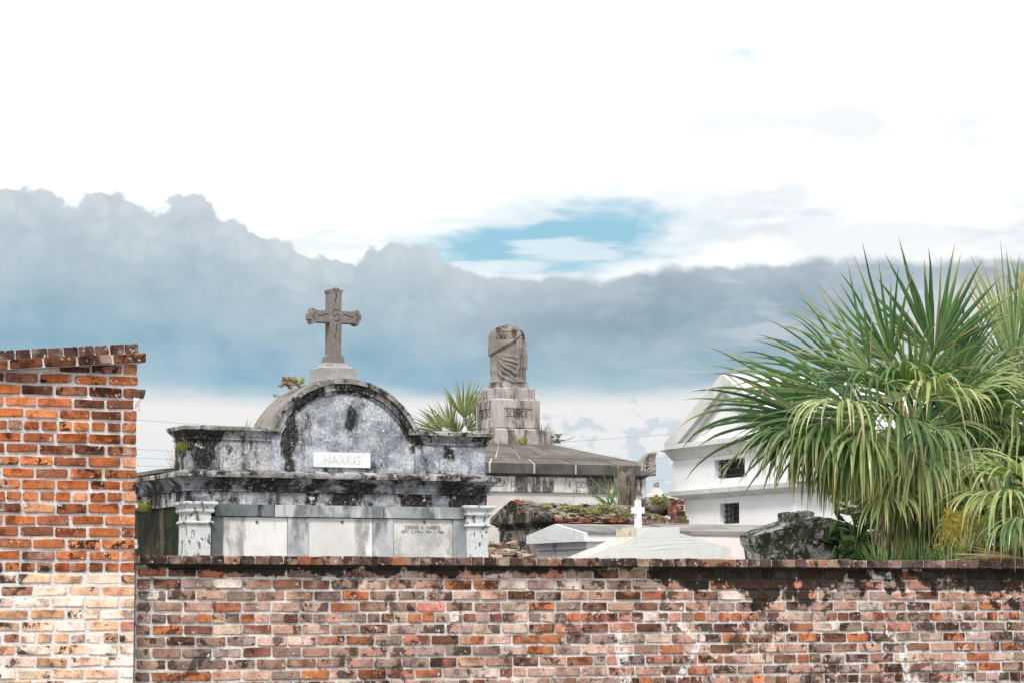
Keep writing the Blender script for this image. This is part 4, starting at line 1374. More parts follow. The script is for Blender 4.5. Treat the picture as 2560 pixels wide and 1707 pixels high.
def build_statue():
    pedY, pcx, pw, yc, zr, bhw = PED
    top = onY(1267, 815, yc).z
    H = top - STZ
    c = onY(1266.5, 950, yc - .05)
    Lw = [(0, .285), (.04, .275), (.13, .285), (.2, .30), (.35, .292), (.45, .288), (.6, .295), (.8, .29), (.88, .262), (.94, .20), (.98, .10), (1, .0)]
    Rw = [(0, .315), (.05, .30), (.22, .305), (.26, .335), (.5, .335), (.7, .31), (.84, .285), (.91, .235), (.96, .15), (.985, .085), (1, .0)]
    fwd = Vector((-math.sin(YAW), -math.cos(YAW), 0)); rgt = Vector((math.cos(YAW), -math.sin(YAW), 0))
    NV, NA = 110, 132
    bm = B()
    rings = []
    for i in range(NV + 1):
        v = 1 - (1 - i / NV) ** 1.0
        ring = []
        for k in range(NA):
            ph = 2 * math.pi * k / NA
            sx, cy = math.sin(ph), math.cos(ph)
            w = lerp_tab(Rw if sx > 0 else Lw, v)
            dep = 0.62 * min(lerp_tab(Lw, v), lerp_tab(Rw, v)) + 0.02 * (1 if v < .9 else 0)
            e = 0.82
            x = w * math.copysign(abs(sx) ** e, sx)
            y = dep * math.copysign(abs(cy) ** e, cy)
            u = sx
            disp = 0.0
            fr = max(0.0, cy + 0.25) ** 0.5
            vedge = .455 + .36 * max(0.0, min(1.0, (u + 1) / 1.8)) ** 1.25
            if cy < -.2:
                vedge = .46 if u < 0 else .62
            if v > vedge:
                disp += .040 * min(1, (v - vedge) / .012)
                # neckline: the shawl opens and shows the flat chest
                if cy > 0 and -.72 < u < .80:
                    t = (u + .72) / 1.52
                    vn = .94 - .225 * math.sin(math.pi * min(1, t * 1.02)) ** .8 - .02 * t
                    if v > vn:
                        disp -= .048 * min(1, (v - vn) / .012)
                        if v > .885:
                            disp += .016
            else:
                if u > .46 and cy > -.3:          # hanging pleats on the right
                    disp += .034 * abs(math.sin((u - .46) * 15.5 + v * .5)) ** .7 + .014
                elif u < -.52:
                    disp += .016 * abs(math.sin((u + .52) * 14)) ** .8
                elif cy > 0:
                    # swags sweeping from the left hip to the right foot
                    s = (u + .52) / .98
                    for (va, vb, am) in ((.50, .43, .014), (.49, .335, .024), (.47, .25, .018), (.46, .14, .030), (.40, .035, .022), (.22, -.02, .018)):
                        vc = va + (vb - va) * s ** .62
                        dd = (v - vc) / .026
                        disp += 1.7 * am * math.exp(-abs(dd) ** (1.2 if dd > 0 else 2.2)) * min(1, max(0, s) * 4 + .25)
                    if s < .2:
                        disp += .018 * math.cos(s * 22) * (1 - v)
                else:
                    disp += .014 * abs(math.sin(ph * 9))
                if v < .10 and cy > 0:
                    disp += .03 * (1 - v / .10) * (0.6 + .4 * math.sin(u * 11))
            nrm = (rgt * sx * .9 + fwd * cy)
            p = Vector((c.x, c.y, STZ)) + rgt * x + fwd * y + nrm * disp * (1.25 if v < .985 else 0) + Vector((0, 0, H * (1 - (1 - v) ** 1.0)))
            p += noise.noise_vector(p * 9) * .006
            ring.append(p)
        rings.append(ring)
    loft(bm, rings[:-1])
    for f in bm.faces:
        f.smooth = True
    o = obj('headless_statue', bm, [M['statue'], M['statue_top']], None)
    for f in o.data.polygons:
        if f.center.z > STZ + H * .735 and f.normal.dot(fwd) > -0.2 and (f.center - Vector((c.x, c.y, 0))).dot(rgt) > -.2:
            f.material_index = 1
    tag(o, 'headless draped stone figure standing on the SILENCE pedestal', 'statue')
    tuft('weed', 'tiny green weed sprouting on top of the headless statue', 'weed', (c.x, c.y, top - .01), 14, .07, .02, M['grass_green'], 4, .008)
    return c, top
build_statue()


# ------------------------------------------------------------------ bark-covered stump
def build_stump():
    Y = 39.0
    a, b = onY(1560, 1250, Y), onY(1600, 1250, Y)
    cx = (a.x + b.x) / 2; r = (b.x - a.x) / 2
    zt = onY(1580, 1176, Y).z
    bm = B()
    rings = []
    n = 28
    for i in range(40):
        z = zt * i / 39
        ring = []
        for k in range(n):
            ph = 2 * math.pi * k / n
            rr = r * (1.12 - .12 * min(1, z / zt)) * (1 + .05 * math.sin(ph * 9 + .6 * math.sin(z * 3)) + .04 * math.sin(ph * 5 + 1))
            p = Vector((cx + rr * math.cos(ph), Y + .2 + rr * math.sin(ph), z + (.07 * math.sin(ph * 2.3 + 1) + .04 * math.sin(ph * 5) if i == 39 else 0)))
            kn = (p - Vector((cx - r * .5, Y - .02, zt - .35))).length
            p += Vector((0, -1, 0)) * .05 * math.exp(-(kn / .11) ** 2) * (1 + math.sin(kn * 90))
            ring.append(p + noise.noise_vector(p * 8) * .012)
        rings.append(ring)
    loft(bm, rings)
    o = obj('tree_stump', bm, M['bark'], None, smooth=False)
    tag(o, 'tall broken-off tree stump with grey bark rising behind the ruined brick tomb', 'stump')
build_stump()


# ------------------------------------------------------------------ ruined brick tomb with weeds on its roof
def build_ruin():
    Y = 34.6
    c = onY(1336, 1297, Y)
    xl, xr = c.x, onY(1718, 1300, Y).x
    dep = 1.62
    root = thing('ruined_tomb', 'crumbling brick tomb with weedy broken roof and mouldy end gable', 'tomb', ((xl + xr) / 2, Y + dep / 2, 0))
    ze = onY(1400, 1303, Y).z           # under the brick course
    zr = onY(1290, 1250, Y + dep / 2).z
    zb1, zb0 = onY(1400, 1293, Y).z, ze
    # body
    bm = B()
    box(bm, xl + .1, xr - .08, Y + .12, Y + dep - .12, 0, ze - .1)
    roughen(bm, .15, .01, 4)
    obj('body', bm, M['plaster_ruin'], root)
    bm = B()
    prof(bm, xl + .1, xr - .08, Y + .12, Y + dep - .12, [(0, ze - .099), (.022, ze - .096), (.026, ze - .080), (.008, ze - .077), (.012, ze - .062), (.05, ze - .048), (.056, ze - .040), (.040, ze - .037), (.085, ze - .014), (.11, ze - .011), (.11, ze - .004)])
    roughen(bm, .08, .004, 7)
    obj('cornice', bm, M['ruin_dark'], root)
    # end gable block, plastered
    bm = B()
    gx0, gx1 = xl, xl + .30
    prism_x(bm, [(Y, ze), (Y, ze + .13), (Y + dep * .47, zr), (Y + dep * .53, zr), (Y + dep, ze + .09), (Y + dep, ze)], gx0, gx1)
    roughen(bm, .09, .006, 5)
    obj('end_gable', bm, M['ruin_dark'], root)
    # roof slope, rubble of slates
    bm = B()
    prism_x(bm, [(Y + .05, zb1 - .01), (Y + dep * .5, zr - .05), (Y + dep - .05, zb1 - .01)], gx1 + .001, xr - .25)
    roughen(bm, .08, .018, 5)
    obj('roof', bm, M['ruin_roof'], root)
    rnd = random.Random(3)
    for i in range(90):
        u, v = rnd.random(), rnd.random() ** 1.2
        x = gx1 + .06 + (xr - .4 - gx1) * u
        p = Vector((x, Y + .06 + dep * .43 * v, zb1 + (zr - .05 - zb1) * v + rnd.uniform(.0, .02)))
        bm = B()
        w, d_, h = rnd.uniform(.05, .14), rnd.uniform(.04, .09), rnd.uniform(.012, .026)
        box(bm, -w / 2, w / 2, -d_ / 2, d_ / 2, -h / 2, h / 2)
        for vv in bm.verts:
            vv.co += Vector((rnd.uniform(-.015, .015), rnd.uniform(-.012, .012), rnd.uniform(-.004, .004)))
        bm.transform(Matrix.Translation(p) @ Matrix.Rotation(rnd.uniform(-.5, .5), 4, 'Z') @ Matrix.Rotation(rnd.uniform(-.1, .5), 4, 'X') @ Matrix.Rotation(rnd.uniform(-.12, .12), 4, 'Y'))
        obj('slate', bm, M['ruin_roof'] if rnd.random() < .6 else M['plaster_ruin'], root)
    # brick course along the eave
    bs = []
    x = gx1 + .02
    pal = [(lin(150, 84, 62), 2), (lin(132, 90, 72), 2), (lin(146, 110, 94), 2), (lin(104, 68, 54), 1)]
    while x < xr - .1:
        st = .2 * rnd.uniform(.9, 1.08)
        o = bpy.data.objects.new('brick', rnd.choice(R_STRETCH)); o.location = (x + st / 2, Y + .01 + rnd.uniform(-.012, .012), (zb0 + zb1) / 2)
        o.scale = ((st - .012) / BL, 1.6, (zb1 - zb0) / BH * rnd.uniform(.85, 1.0)); o.rotation_euler = (0, rnd.uniform(-.02, .02), 0)
        o.color = (*pick(pal, rnd), 1); link(o, root)
        x += st
    # a few exposed bricks at the left end and the broken stack at the right end
    stack = [(1690, 1293), (1708, 1293), (1683, 1283), (1703, 1281), (1682, 1269), (1698, 1268), (1680, 1257), (1701, 1254), (1676, 1250), (1694, 1252.5), (1300, 1258), (1303, 1270), (1308, 1281), (1316, 1267), (1295, 1252), (1319, 1283), (1313, 1257), (1328, 1275), (1305, 1264), (1324, 1262)]
    for px, py in stack:
        yy = Y + .05 + (.28 if py < 1262 else .1 if py < 1280 else 0) + (.05 if px < 1400 else 0)
        if px < 1400:
            yy = Y + .04 + (1297 - py) / 48 * dep * .42
        p = onY(px, py, yy)
        o = bpy.data.objects.new('brick', rnd.choice(R_STRETCH)); o.location = p
        k = .6 if px < 1400 else .8
        o.scale = (k if px > 1400 else .5, 2.2, 1.25 if px > 1400 else .95); o.rotation_euler = (0, rnd.uniform(-.12, .12), rnd.uniform(-.25, .25))
        o.color = (*pick([(lin(122, 72, 54), 2), (lin(126, 100, 88), 3), (lin(140, 80, 56), 1)], rnd), 1); link(o, root)
    # dark caved-in hump of old brick behind the stack
    bm = B()
    h = onY(1648, 1262, Y + .5)
    bmesh.ops.create_icosphere(bm, subdivisions=3, radius=1.0, matrix=Matrix.Translation((h.x, Y + .62, h.z - .02)) @ Matrix.Diagonal((.27, .35, .15, 1)))
    roughen(bm, .2, .045, 6)
    obj('brick_rubble_hump', bm, M['plaster_ruin'], root)
    # weeds
    specs = [(1358, 1262, 70, .13, .10, 'grass', 'bright yellow-green weed clump at the left of the ruined tomb roof'),
             (1432, 1268, 70, .10, .16, 'grass', 'low yellowish weeds in the middle of the ruined tomb roof'),
             (1310, 1248, 30, .08, .12, 'dry', 'dry grass wisps on the ridge of the ruined tomb end gable'),
             (1515, 1268, 70, .11, .15, 'grass', 'dry yellow grass below the tree stump on the ruined roof'),
             (1560, 1282, 60, .09, .13, 'grass', 'mossy weeds on the ruined roof beside the small white cross'),
             (1475, 1278, 50, .07, .16, 'grass', 'short weeds above the brick eave of the ruined tomb'),
             (1638, 1290, 40, .07, .1, 'grass', 'pale weeds near the broken brick stack')]
    for i, (px, py, n, hh, sp, mt, lb) in enumerate(specs):
        v = max(0.02, min(.95, (1293 - py) / 43))
        p = onY(px, py + 4, Y + .06 + dep * .45 * v)
        if mt == 'dry':
            tuft('dry_grass', lb, 'grass', p, n, hh, sp, M['dry'], i + 20, .004, flat_y=.4)
        else:
            leafy('weed_clump', lb, 'weeds', p - Vector((0, 0, .02)), int(n * 2.2), .05, sp * 1.1, M[mt], i + 20, flat_z=.12)
    leafy('leafy_weed', 'green leafy weed growing out of the caved brick hump', 'weed', onY(1648, 1257, Y + .28), 60, .07, .15, M['grass'], 3)
    tuft('spiky_weed', 'small bright yellow-green spiky plant at the foot of the broken brick stack', 'weed', onY(1709, 1303, Y - .04), 26, .16, .02, M['grass'], 77, .011, .7)
    # long blades beside the stump
    rnd = random.Random(9)
    bm = B(); lay = bm.loops.layers.float_color.new('leaf')
    base = onY(1548, 1262, Y + dep * .62)
    for (ex, ey) in ((1438, 1222), (1462, 1226), (1474, 1190), (1504, 1168), (1522, 1200), (1498, 1215), (1545, 1180), (1552, 1204), (1533, 1174), (1482, 1240), (1512, 1236)):
        e = onY(ex, ey, Y + dep * .62 + rnd.uniform(-.2, .2))
        st = base + Vector((rnd.uniform(-.22, .08), rnd.uniform(-.05, .05), -.06))
        pts = [st.lerp(e, t) + Vector((0, 0, .035 * math.sin(math.pi * t) * (1 if ex < 1500 else .3))) for t in (0, .25, .5, .75, 1)]
        leaf_strip(bm, lay, pts, [.010, .014, .012, .008, .002], [Vector((.6, .2, .8)).normalized() if ex < 1500 else Vector((1, .1, .1)).normalized()] * 5, rnd.random())
    tag(obj('blade_plant', bm, M['grass_green'], None, recalc=False), 'long green blade leaves fanning out left of the tree stump', 'plant')
build_ruin()


# ------------------------------------------------------------------ low rubble-topped tomb
def build_rubble():
    Y = 28.9
    a, b = onY(1205, 1388, Y), onY(1330, 1388, Y)
    z = a.z - .02
    root = thing('rubble_tomb', 'low brick grave heaped with broken slates between the arched tomb and white tomb', 'grave', ((a.x + b.x) / 2, Y + .5, 0))
    bm = B()
    box(bm, a.x, b.x, Y, Y + 1.1, 0, z)
    loft(bm, [rect(a.x, b.x, Y + .02, Y + 1.1, z + .001), rect(a.x + .04, b.x - .06, Y + .45, Y + 1.05, z + .12)])
    roughen(bm, .1, .012, 6)
    obj('body', bm, M['plaster_ruin'], root)
    rnd = random.Random(8)
    for i in range(46):
        v = rnd.random()
        p = Vector((a.x + (b.x - a.x) * rnd.uniform(.02, .97), Y + .03 + v * .55, z + .012 + v * .15 + rnd.uniform(0, .02)))
        bm = B()
        w, d_, h = rnd.uniform(.07, .2), rnd.uniform(.06, .13), rnd.uniform(.014, .045)
        box(bm, -w / 2, w / 2, -d_ / 2, d_ / 2, -h / 2, h / 2)
        for vv in bm.verts:
            vv.co += Vector((rnd.uniform(-.02, .02), rnd.uniform(-.02, .02), rnd.uniform(-.006, .006)))
        bm.transform(Matrix.Translation(p) @ Matrix.Rotation(rnd.uniform(-.7, .7), 4, 'Z') @ Matrix.Rotation(rnd.uniform(-.1, .5), 4, 'X') @ Matrix.Rotation(rnd.uniform(-.25, .25), 4, 'Y'))
        obj('slate', bm, M['ruin_roof'] if rnd.random() < .5 else M['rubble'], root)
    tuft('dry_grass', 'dry grass stalks on the heap of broken slates', 'grass', Vector(((a.x + b.x) / 2, Y + .55, z + .11)), 45, .14, .3, M['grass'], 41, .004, .3, flat_y=.4)
M['rubble'] = stone('terracotta_rubble', (0.40, 0.27, 0.20, 1), (0.52, 0.40, 0.33, 1), m=(0.56, 0.7), mscale=6, grain=0.3)
build_rubble()


# ------------------------------------------------------------------ white marble gabled tomb
def build_marble_tomb():
    X0 = onY(1459, 1345, 27.2).x
    Y0 = 27.2
    far = onX(1316, 1352, X0)
    Y1 = far.y
    X1 = X0 + 3.35
    yc = (Y0 + Y1) / 2
    root = thing('gabled_tomb', 'white marble tomb with low pediment and long grey-brown slab roof', 'tomb', ((X0 + X1) / 2, yc, 0))
    z0 = onY(1459, 1352, Y0).z; z1 = onY(1459, 1330.5, Y0).z
    zr = onX(1384, 1309, X0).z
    # pediment block and cornice band as one gabled solid
    bm = B()
    prism_x(bm, [(Y0, z0), (Y0, z1), (yc, zr), (Y1, z1), (Y1, z0)], X0, X0 + .05)
    roughen(bm, .2, .003, 5)
    obj('pediment', bm, M['white_marble'], root)
    bm = B()
    box(bm, X0 + .0505, X1, Y0 + .004, Y1, z0, z1 - .012)
    roughen(bm, .2, .003, 5)
    obj('eave_band', bm, M['white_marble'], root)
    # roof slabs: front slope in two, back slope in two
    xm = onY(1700, 1330, Y0).x
    for (a, b, dz) in ((X0 + .0515, xm - .004, 0), (xm + .004, X1 + .05, .012)):
        bm = B()
        prism_x(bm, [(Y0 - .02, z1 - .011), (Y0 - .02, z1 + .02 + dz), (yc, zr + .005 + dz), (Y1 + .02, z1 + .02 + dz), (Y1 + .02, z1 - .011)], a, b)
        roughen(bm, .2, .005, 4)
        obj('roof_slab', bm, M['tomb_roof'], root)
    zb = onX(1340, 1376, X0 + .1).z
    bm = B()
    box(bm, X0 + .075, X1 - .08, Y0 + .08, Y1 - .08, zb + .002, z0 - .001)
    obj('frieze', bm, M['white_marble'], root)
    bm = B()
    box(bm, X0 + .1, X1 - .1, Y0 + .11, Y1 - .11, 0, zb)
    roughen(bm, .3, .002, 5)
    obj('body', bm, M['white_marble'], root)
build_marble_tomb()


# ------------------------------------------------------------------ pale stepped parapet tomb and its cross
def build_parapet():
    Y = 22.4
    P = lambda px, py: (onY(px, py, Y).x, onY(px, py, Y).z)
    pts = [P(1462, 1393), P(1590.5, 1339.5), P(1590.5, 1317.5), P(1698, 1316), P(1699, 1331), P(1828, 1369)]
    z = 0.0
    out = [(pts[0][0] - .22, pts[0][1] - .09), (pts[0][0] - .22, 0), (pts[-1][0], 0)] + pts[::-1]
    bm = B()
    prism(bm, out[::-1], Y, Y + .44)
    roughen(bm, .1, .003, 5)
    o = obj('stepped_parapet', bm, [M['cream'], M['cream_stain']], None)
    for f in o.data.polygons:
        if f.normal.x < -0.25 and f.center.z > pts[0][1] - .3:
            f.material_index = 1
    tag(o, 'pale plaster stepped parapet with sloping shoulders just behind the brick wall', 'parapet')
    # small cross near its back edge
    yb = Y + .33
    c = onY(1595, 1316, yb)
    zb = pts[2][1] - .002
    Zp = lambda py: onY(1595, py, yb).z
    w = .024
    aw = .057
    bm = B()
    x = c.x
    prism(bm, [(x - w, zb), (x + w, zb), (x + w * .95, Zp(1283)), (x + aw, Zp(1282)), (x + aw, Zp(1267)), (x + w * .9, Zp(1266)), (x + w * .9, Zp(1249)), (x - w * .9, Zp(1249)), (x - w * .9, Zp(1266)), (x - aw, Zp(1267)), (x - aw, Zp(1282)), (x - w * .95, Zp(1283))], yb - .03, yb + .03)
    roughen(bm, .04, .002, 12)
    tag(obj('small_cross', bm, M['plaque'], None), 'small plain white cross on the pale stepped parapet', 'cross')
build_parapet()


# ------------------------------------------------------------------ beige vaulted tomb
def build_vault():
    Y = 24.2
    a = onY(1690, 1400, Y).x; b = onY(1990, 1400, Y).x
    zt = onY(1800, 1342, Y + .5).z
    zs = onY(1800, 1400, Y).z - .12
    root = thing('vaulted_tomb', 'beige plaster barrel-vaulted tomb between the stepped parapet and mossy gable', 'tomb', ((a + b) / 2, Y + .6, 0))
    bm = B()
    n = 14
    pts = [(Y + .6 - .62 * math.cos(math.pi * i / n), zs + (zt - zs) * math.sin(math.pi * i / n)) for i in range(n + 1)]
    prism_x(bm, pts, a, b)
    roughen(bm, .15, .004, 5)
    obj('vault', bm, M['pinkplaster'], root)
    bm = B()
    box(bm, a, b, Y + .02, Y + 1.18, 0, zs - .001)
    obj('body', bm, M['pinkplaster'], root)
    bm = B()
    box(bm, a - .02, b + .02, Y - .03, Y + .0, zs - .03, zs + .035)
    obj('ledge', bm, M['cream_stain'], root)
build_vault()


# ------------------------------------------------------------------ mossy black gable by the palm
def build_mossy():
    Y = 20.2
    q = lambda cx_, cy_: (onY(1840 + cx_ / 6.533, 1230 + cy_ / 6.533, Y).x, onY(1840 + cx_ / 6.533, 1230 + cy_ / 6.533, Y).z)
    pro = [(430, 700), (440, 770), (455, 840), (490, 880), (515, 950), (530, 1040), (545, 1110)]
    roof = [(1010, 450), (1180, 410), (1320, 392), (1500, 405), (1700, 470), (1880, 560), (2050, 690)]
    P = [q(*p) for p in pro]
    Rf = [q(*p) for p in roof]
    right = [(2 * Rf[2][0] - x + .12, z) for x, z in P]
    out = [(P[-1][0], 0)] + P[::-1] + Rf + right[0:] + [(right[-1][0], 0)]
    root = thing('mossy_gable', 'black and green mossy cement gable tomb at the foot of the palm', 'tomb', (Rf[2][0], Y + .2, 0))
    bm = B()
    prism(bm, out, Y, Y + .42)
    roughen(bm, .045, .016, 8)
    obj('gable', bm, M['mossy'], root)
    s0, s1 = q(1000, 325), q(1300, 420)
    bm = B()
    box(bm, s0[0], s1[0], Y + .03, Y + .36, s1[1] - .05, s0[1])
    roughen(bm, .04, .022, 9)
    obj('broken_stub', bm, M['mossy'], root)
build_mossy()


# ------------------------------------------------------------------ white mausoleum
def build_house():
    D = 45.0
    d = ray(1804, 1100)
    k = D / (d.dot(ROT @ Vector((0, 0, -1))))
    Xf = (EYE + d * k).x + .2                      # plane of the pediment face
    P = lambda px, py, X=Xf: onX(px, py, X)
    apex = P(1804, 933)
    eave = P(1659.5, 1124)
    yc = apex.y
    hwp = eave.y - yc                              # half width at the eave
    z_e1 = P(1659.5, 1109).z
    z_e0 = eave.z
    z_ap = apex.z
    Lx = 6.0
    x1 = Xf + Lx
    root = thing('white_mausoleum', 'tall white limewashed mausoleum with pediment and barred windows behind the palm', 'mausoleum', (Xf + Lx / 2, yc, 0))
    # roof and raking pediment
    bm = B()
    prism_x(bm, [(yc - hwp, z_e0 + .003), (yc - hwp, z_e1), (yc, z_ap), (yc + hwp, z_e1), (yc + hwp, z_e0 + .003)], Xf + .14, x1)
    obj('roof', bm, M['whitewash'], root)
    def raking(t, x0_, x1_, name, mat):
        bm = B()
        for s in (-1, 1):
            A = Vector((0, yc + s * hwp, z_e1)); Bp = Vector((0, yc, z_ap))
            sl = (z_ap - z_e1) / hwp
            zs_ = z_e1 - .018
            yi = (z_ap - t - zs_) / sl
            q = [A, Bp, Vector((0, yc, z_ap - t)), Vector((0, yc + s * yi, zs_)), Vector((0, yc + s * hwp, zs_))]
            loft(bm, [[Vector((x0_, p.y, p.z)) for p in q], [Vector((x1_, p.y, p.z)) for p in q]])
        return obj(name, bm, mat, root)
    raking(.27, Xf, Xf + .138, 'raking_cornice', M['house_trim'])
    raking(.36, Xf + .06, Xf + .137, 'raking_moulding', M['house_trim'])
    bm = B()
    box(bm, Xf, Xf + .139, yc - hwp, yc + hwp, z_e0 + .002, z_e1 - .02)
    obj('pediment_sill', bm, M['house_trim'], root)
    # upper body and the cove under the pediment
    up = P(1682, 1190)
    o = .0
    inset = (up.y - yc)
    Xu = Xf + .2
    hu = onX(1682, 1200, Xu).y - yc
    zc0 = onX(1682, 1150, Xu).z
    zl1 = onX(1700, 1226, Xu).z
    cover = hwp - hu
    bm = B()
    prof(bm, Xu, x1 - .1, yc - hu, yc + hu, [(0, zc0), (.03, zc0 + .01), (.03, zc0 + .04), (.05, zc0 + .06), (.11, (zc0 + z_e0) / 2 + .06), (.17, z_e0 - .01), (.18, z_e0 - .002)])
    obj('cove', bm, M['house_trim'], root)
    bm = B()
    wy0, wy1 = onX(1786, 1170, Xu).y, onX(1862, 1170, Xu).y
    wz1, wz0 = onX(1800, 1148, Xu).z, onX(1800, 1196, Xu).z
    def wall_with_hole(x, y0, y1_, z0, z1, hy0, hy1, hz0, hz1, th, name):
        bm = B()
        a, b = min(hy0, hy1), max(hy0, hy1)
        box(bm, x, x + th, y0, a, z0, z1); box(bm, x, x + th, b, y1_, z0, z1)
        box(bm, x, x + th, a + .0005, b - .0005, z0, hz0); box(bm, x, x + th, a + .0005, b - .0005, hz1, z1)
        return obj(name, bm, M['whitewash'], root)
    bm.free()
    wall_with_hole(Xu, yc - hu, yc + hu, zl1, zc0 - .001, wy0, wy1, wz0, wz1, .3, 'attic_wall')
    bm = B(); box(bm, Xu + .301, x1 - .1, yc - hu, yc + hu, zl1, zc0 - .001); obj('attic_body', bm, M['whitewash'], root)
    # string cornice
    zl0 = onX(1700, 1247, Xu).z
    Xb = Xf + .28
    hb = onX(1712, 1270, Xb).y - yc
    bm = B()
    prof(bm, Xb, x1 - .15, yc - hb, yc + hb, [(0, zl0 - .02), (.03, zl0), (.2, zl0 + .06), (.21, zl1 - .012), (.12, zl1 - .002)])
    obj('string_cornice', bm, M['house_trim'], root)
    wy0b, wy1b = onX(1800, 1280, Xb).y, onX(1848, 1280, Xb).y
    wz1b, wz0b = onX(1825, 1256, Xb).z, onX(1825, 1308, Xb).z
    wall_with_hole(Xb, yc - hb, yc + hb, 0, zl0 - .021, wy0b, wy1b, wz0b, wz1b, .3, 'lower_wall')
    bm = B(); box(bm, Xb + .301, x1 - .15, yc - hb, yc + hb, 0, zl0 - .021); obj('lower_body', bm, M['whitewash'], root)
    for (x, a, b, z0, z1, nb, nh) in ((Xu, wy0, wy1, wz0, wz1, 6, 3), (Xb, wy0b, wy1b, wz0b, wz1b, 5, 4)):
        a, b = min(a, b), max(a, b)
        bm = B()
        box(bm, x + .26, x + .3005, a, b, z0, z1)
        w = obj('window', bm, M['void'], root)
        for i in range(nb):
            y = a + (b - a) * (i + .5) / nb
            bm = B(); tube(bm, [(x + .1, y, z0), (x + .1, y, z1)], .014, 5); obj('window_bar', bm, M['iron'], w)
        for i in range(nh):
            z = z0 + (z1 - z0) * (i + .5) / nh
            bm = B(); tube(bm, [(x + .092, a, z), (x + .092, b, z)], .014, 5); obj('window_bar', bm, M['iron'], w)
build_house()


# ------------------------------------------------------------------ white stepped finial on a far tomb
def build_finial():
    Y = 45.5
    c = onY(1641, 1230, Y)
    Z = lambda py: onY(1641, py, Y).z
    s = 1 / (FPX / proj(c)[2])
    root = thing('far_tomb', 'distant white tomb top with stepped base and broken cross stub', 'tomb', (c.x, Y, 0))
    R = lambda hpx, py: rect(c.x, c.x, Y, Y, Z(py), hpx * s * .78)
    bm = B(); loft(bm, [rect(c.x, c.x, Y, Y, 0, .9), rect(c.x, c.x, Y, Y, Z(1252), .9), R(30, 1246)])
    obj('body', bm, M['ashlar'], root)
    bm = B(); loft(bm, [R(24, 1246), R(23, 1236), R(18, 1231)]); loft(bm, [R(15, 1231), R(15, 1226), R(12, 1224)]); loft(bm, [R(9, 1224), R(8, 1218), R(6.5, 1217)])
    roughen(bm, .08, .006, 8)
    obj('stepped_base', bm, M['ashlar'], root)
    bm = B()
    prism(bm, [(c.x - 5 * s, Z(1217)), (c.x + 5 * s, Z(1217)), (c.x + 5 * s, Z(1205)), (c.x + 2 * s, Z(1204)), (c.x + 1.5 * s, Z(1208)), (c.x - 5 * s, Z(1207))], Y - .05, Y + .05)
    obj('broken_stub', bm, M['statue'], root)
build_finial()


# ------------------------------------------------------------------ weeds on the tombs
def weeds():
    y = ARCH_Y0 + .2
    leafy('weed_clump', 'dry reddish weed clump on the left shoulder of the arch', 'weeds', onY(722, 966, y), 70, .06, .11, M['dry'], 5)
    tuft('weed_clump', 'yellow grass tuft at the foot of the stone cross base on the arch', 'weeds', onY(746, 956, y), 46, .11, .07, M['grass'], 6, .006, .6)
    tuft('weed_clump', 'small yellowish weed low on the left curve of the arch', 'weeds', onY(692, 990, y), 16, .05, .04, M['grass'], 7, .005)
    tuft('dry_twig', 'thin dry twig standing on the left attic coping', 'weeds', onY(617, 1063, TY + .15), 7, .13, .02, M['dry'], 8, .003, .1, lean=(.4, 0))
    tuft('weed_clump', 'yellow ferny weed hanging on the left end of the attic', 'weeds', onY(455, 1122, TY + .06), 60, .16, .07, M['grass'], 9, .007, 2.2, lean=(-.2, -.3))
    tuft('tall_grass', 'long dark grass stems leaning out from the left attic end', 'weeds', onY(434, 1168, TY + .25), 9, .38, .03, M['dry'], 10, .003, .8, lean=(-.1, 0))
    xs = FT.location.x
    tuft('fern', 'bright green fern sprouting from the dark left side of the arched tomb', 'fern', onX(368, 1275, tx(470) - .02), 40, .3, .08, M['grass'], 12, .012, 1.9, lean=(-.7, -.3))
    pedY = PED[0]
    tuft('weed_clump', 'brownish grass tuft in front of the pedestal plinth', 'weeds', onY(1306, 1106, pedY - .26), 70, .17, .09, M['grass'], 13, .008, .9)
    tuft('weed_clump', 'dark dry grass tuft at the left of the pedestal plinth beside the attic coping', 'weeds', onY(1226, 1108, pedY - .26), 50, .15, .1, M['dry'], 14, .008, .9)
    leafy('shrub', 'small bare grey shrub at the right end of the pedestal plinth', 'shrub', onY(1386, 1106, pedY - .1), 70, .07, .19, M['shrub'], 15)
    bm = B()
    st = onY(1398, 1100, pedY)
    tube(bm, [st, onY(1416, 1099, pedY), onY(1430, 1094, pedY), onY(1437, 1088, pedY)], .008, 4, .003)
    tag(obj('bare_twig', bm, M['bark'], None), 'thin bare twig reaching right from the pedestal shrub', 'twig')
    tuft('dry_twig', 'dry creeping stems along the foot of the pedestal plinth', 'weeds', onY(1262, 1109, pedY - .26), 22, .1, .22, M['dry'], 16, .004, 1.5, flat_y=.2)
weeds()


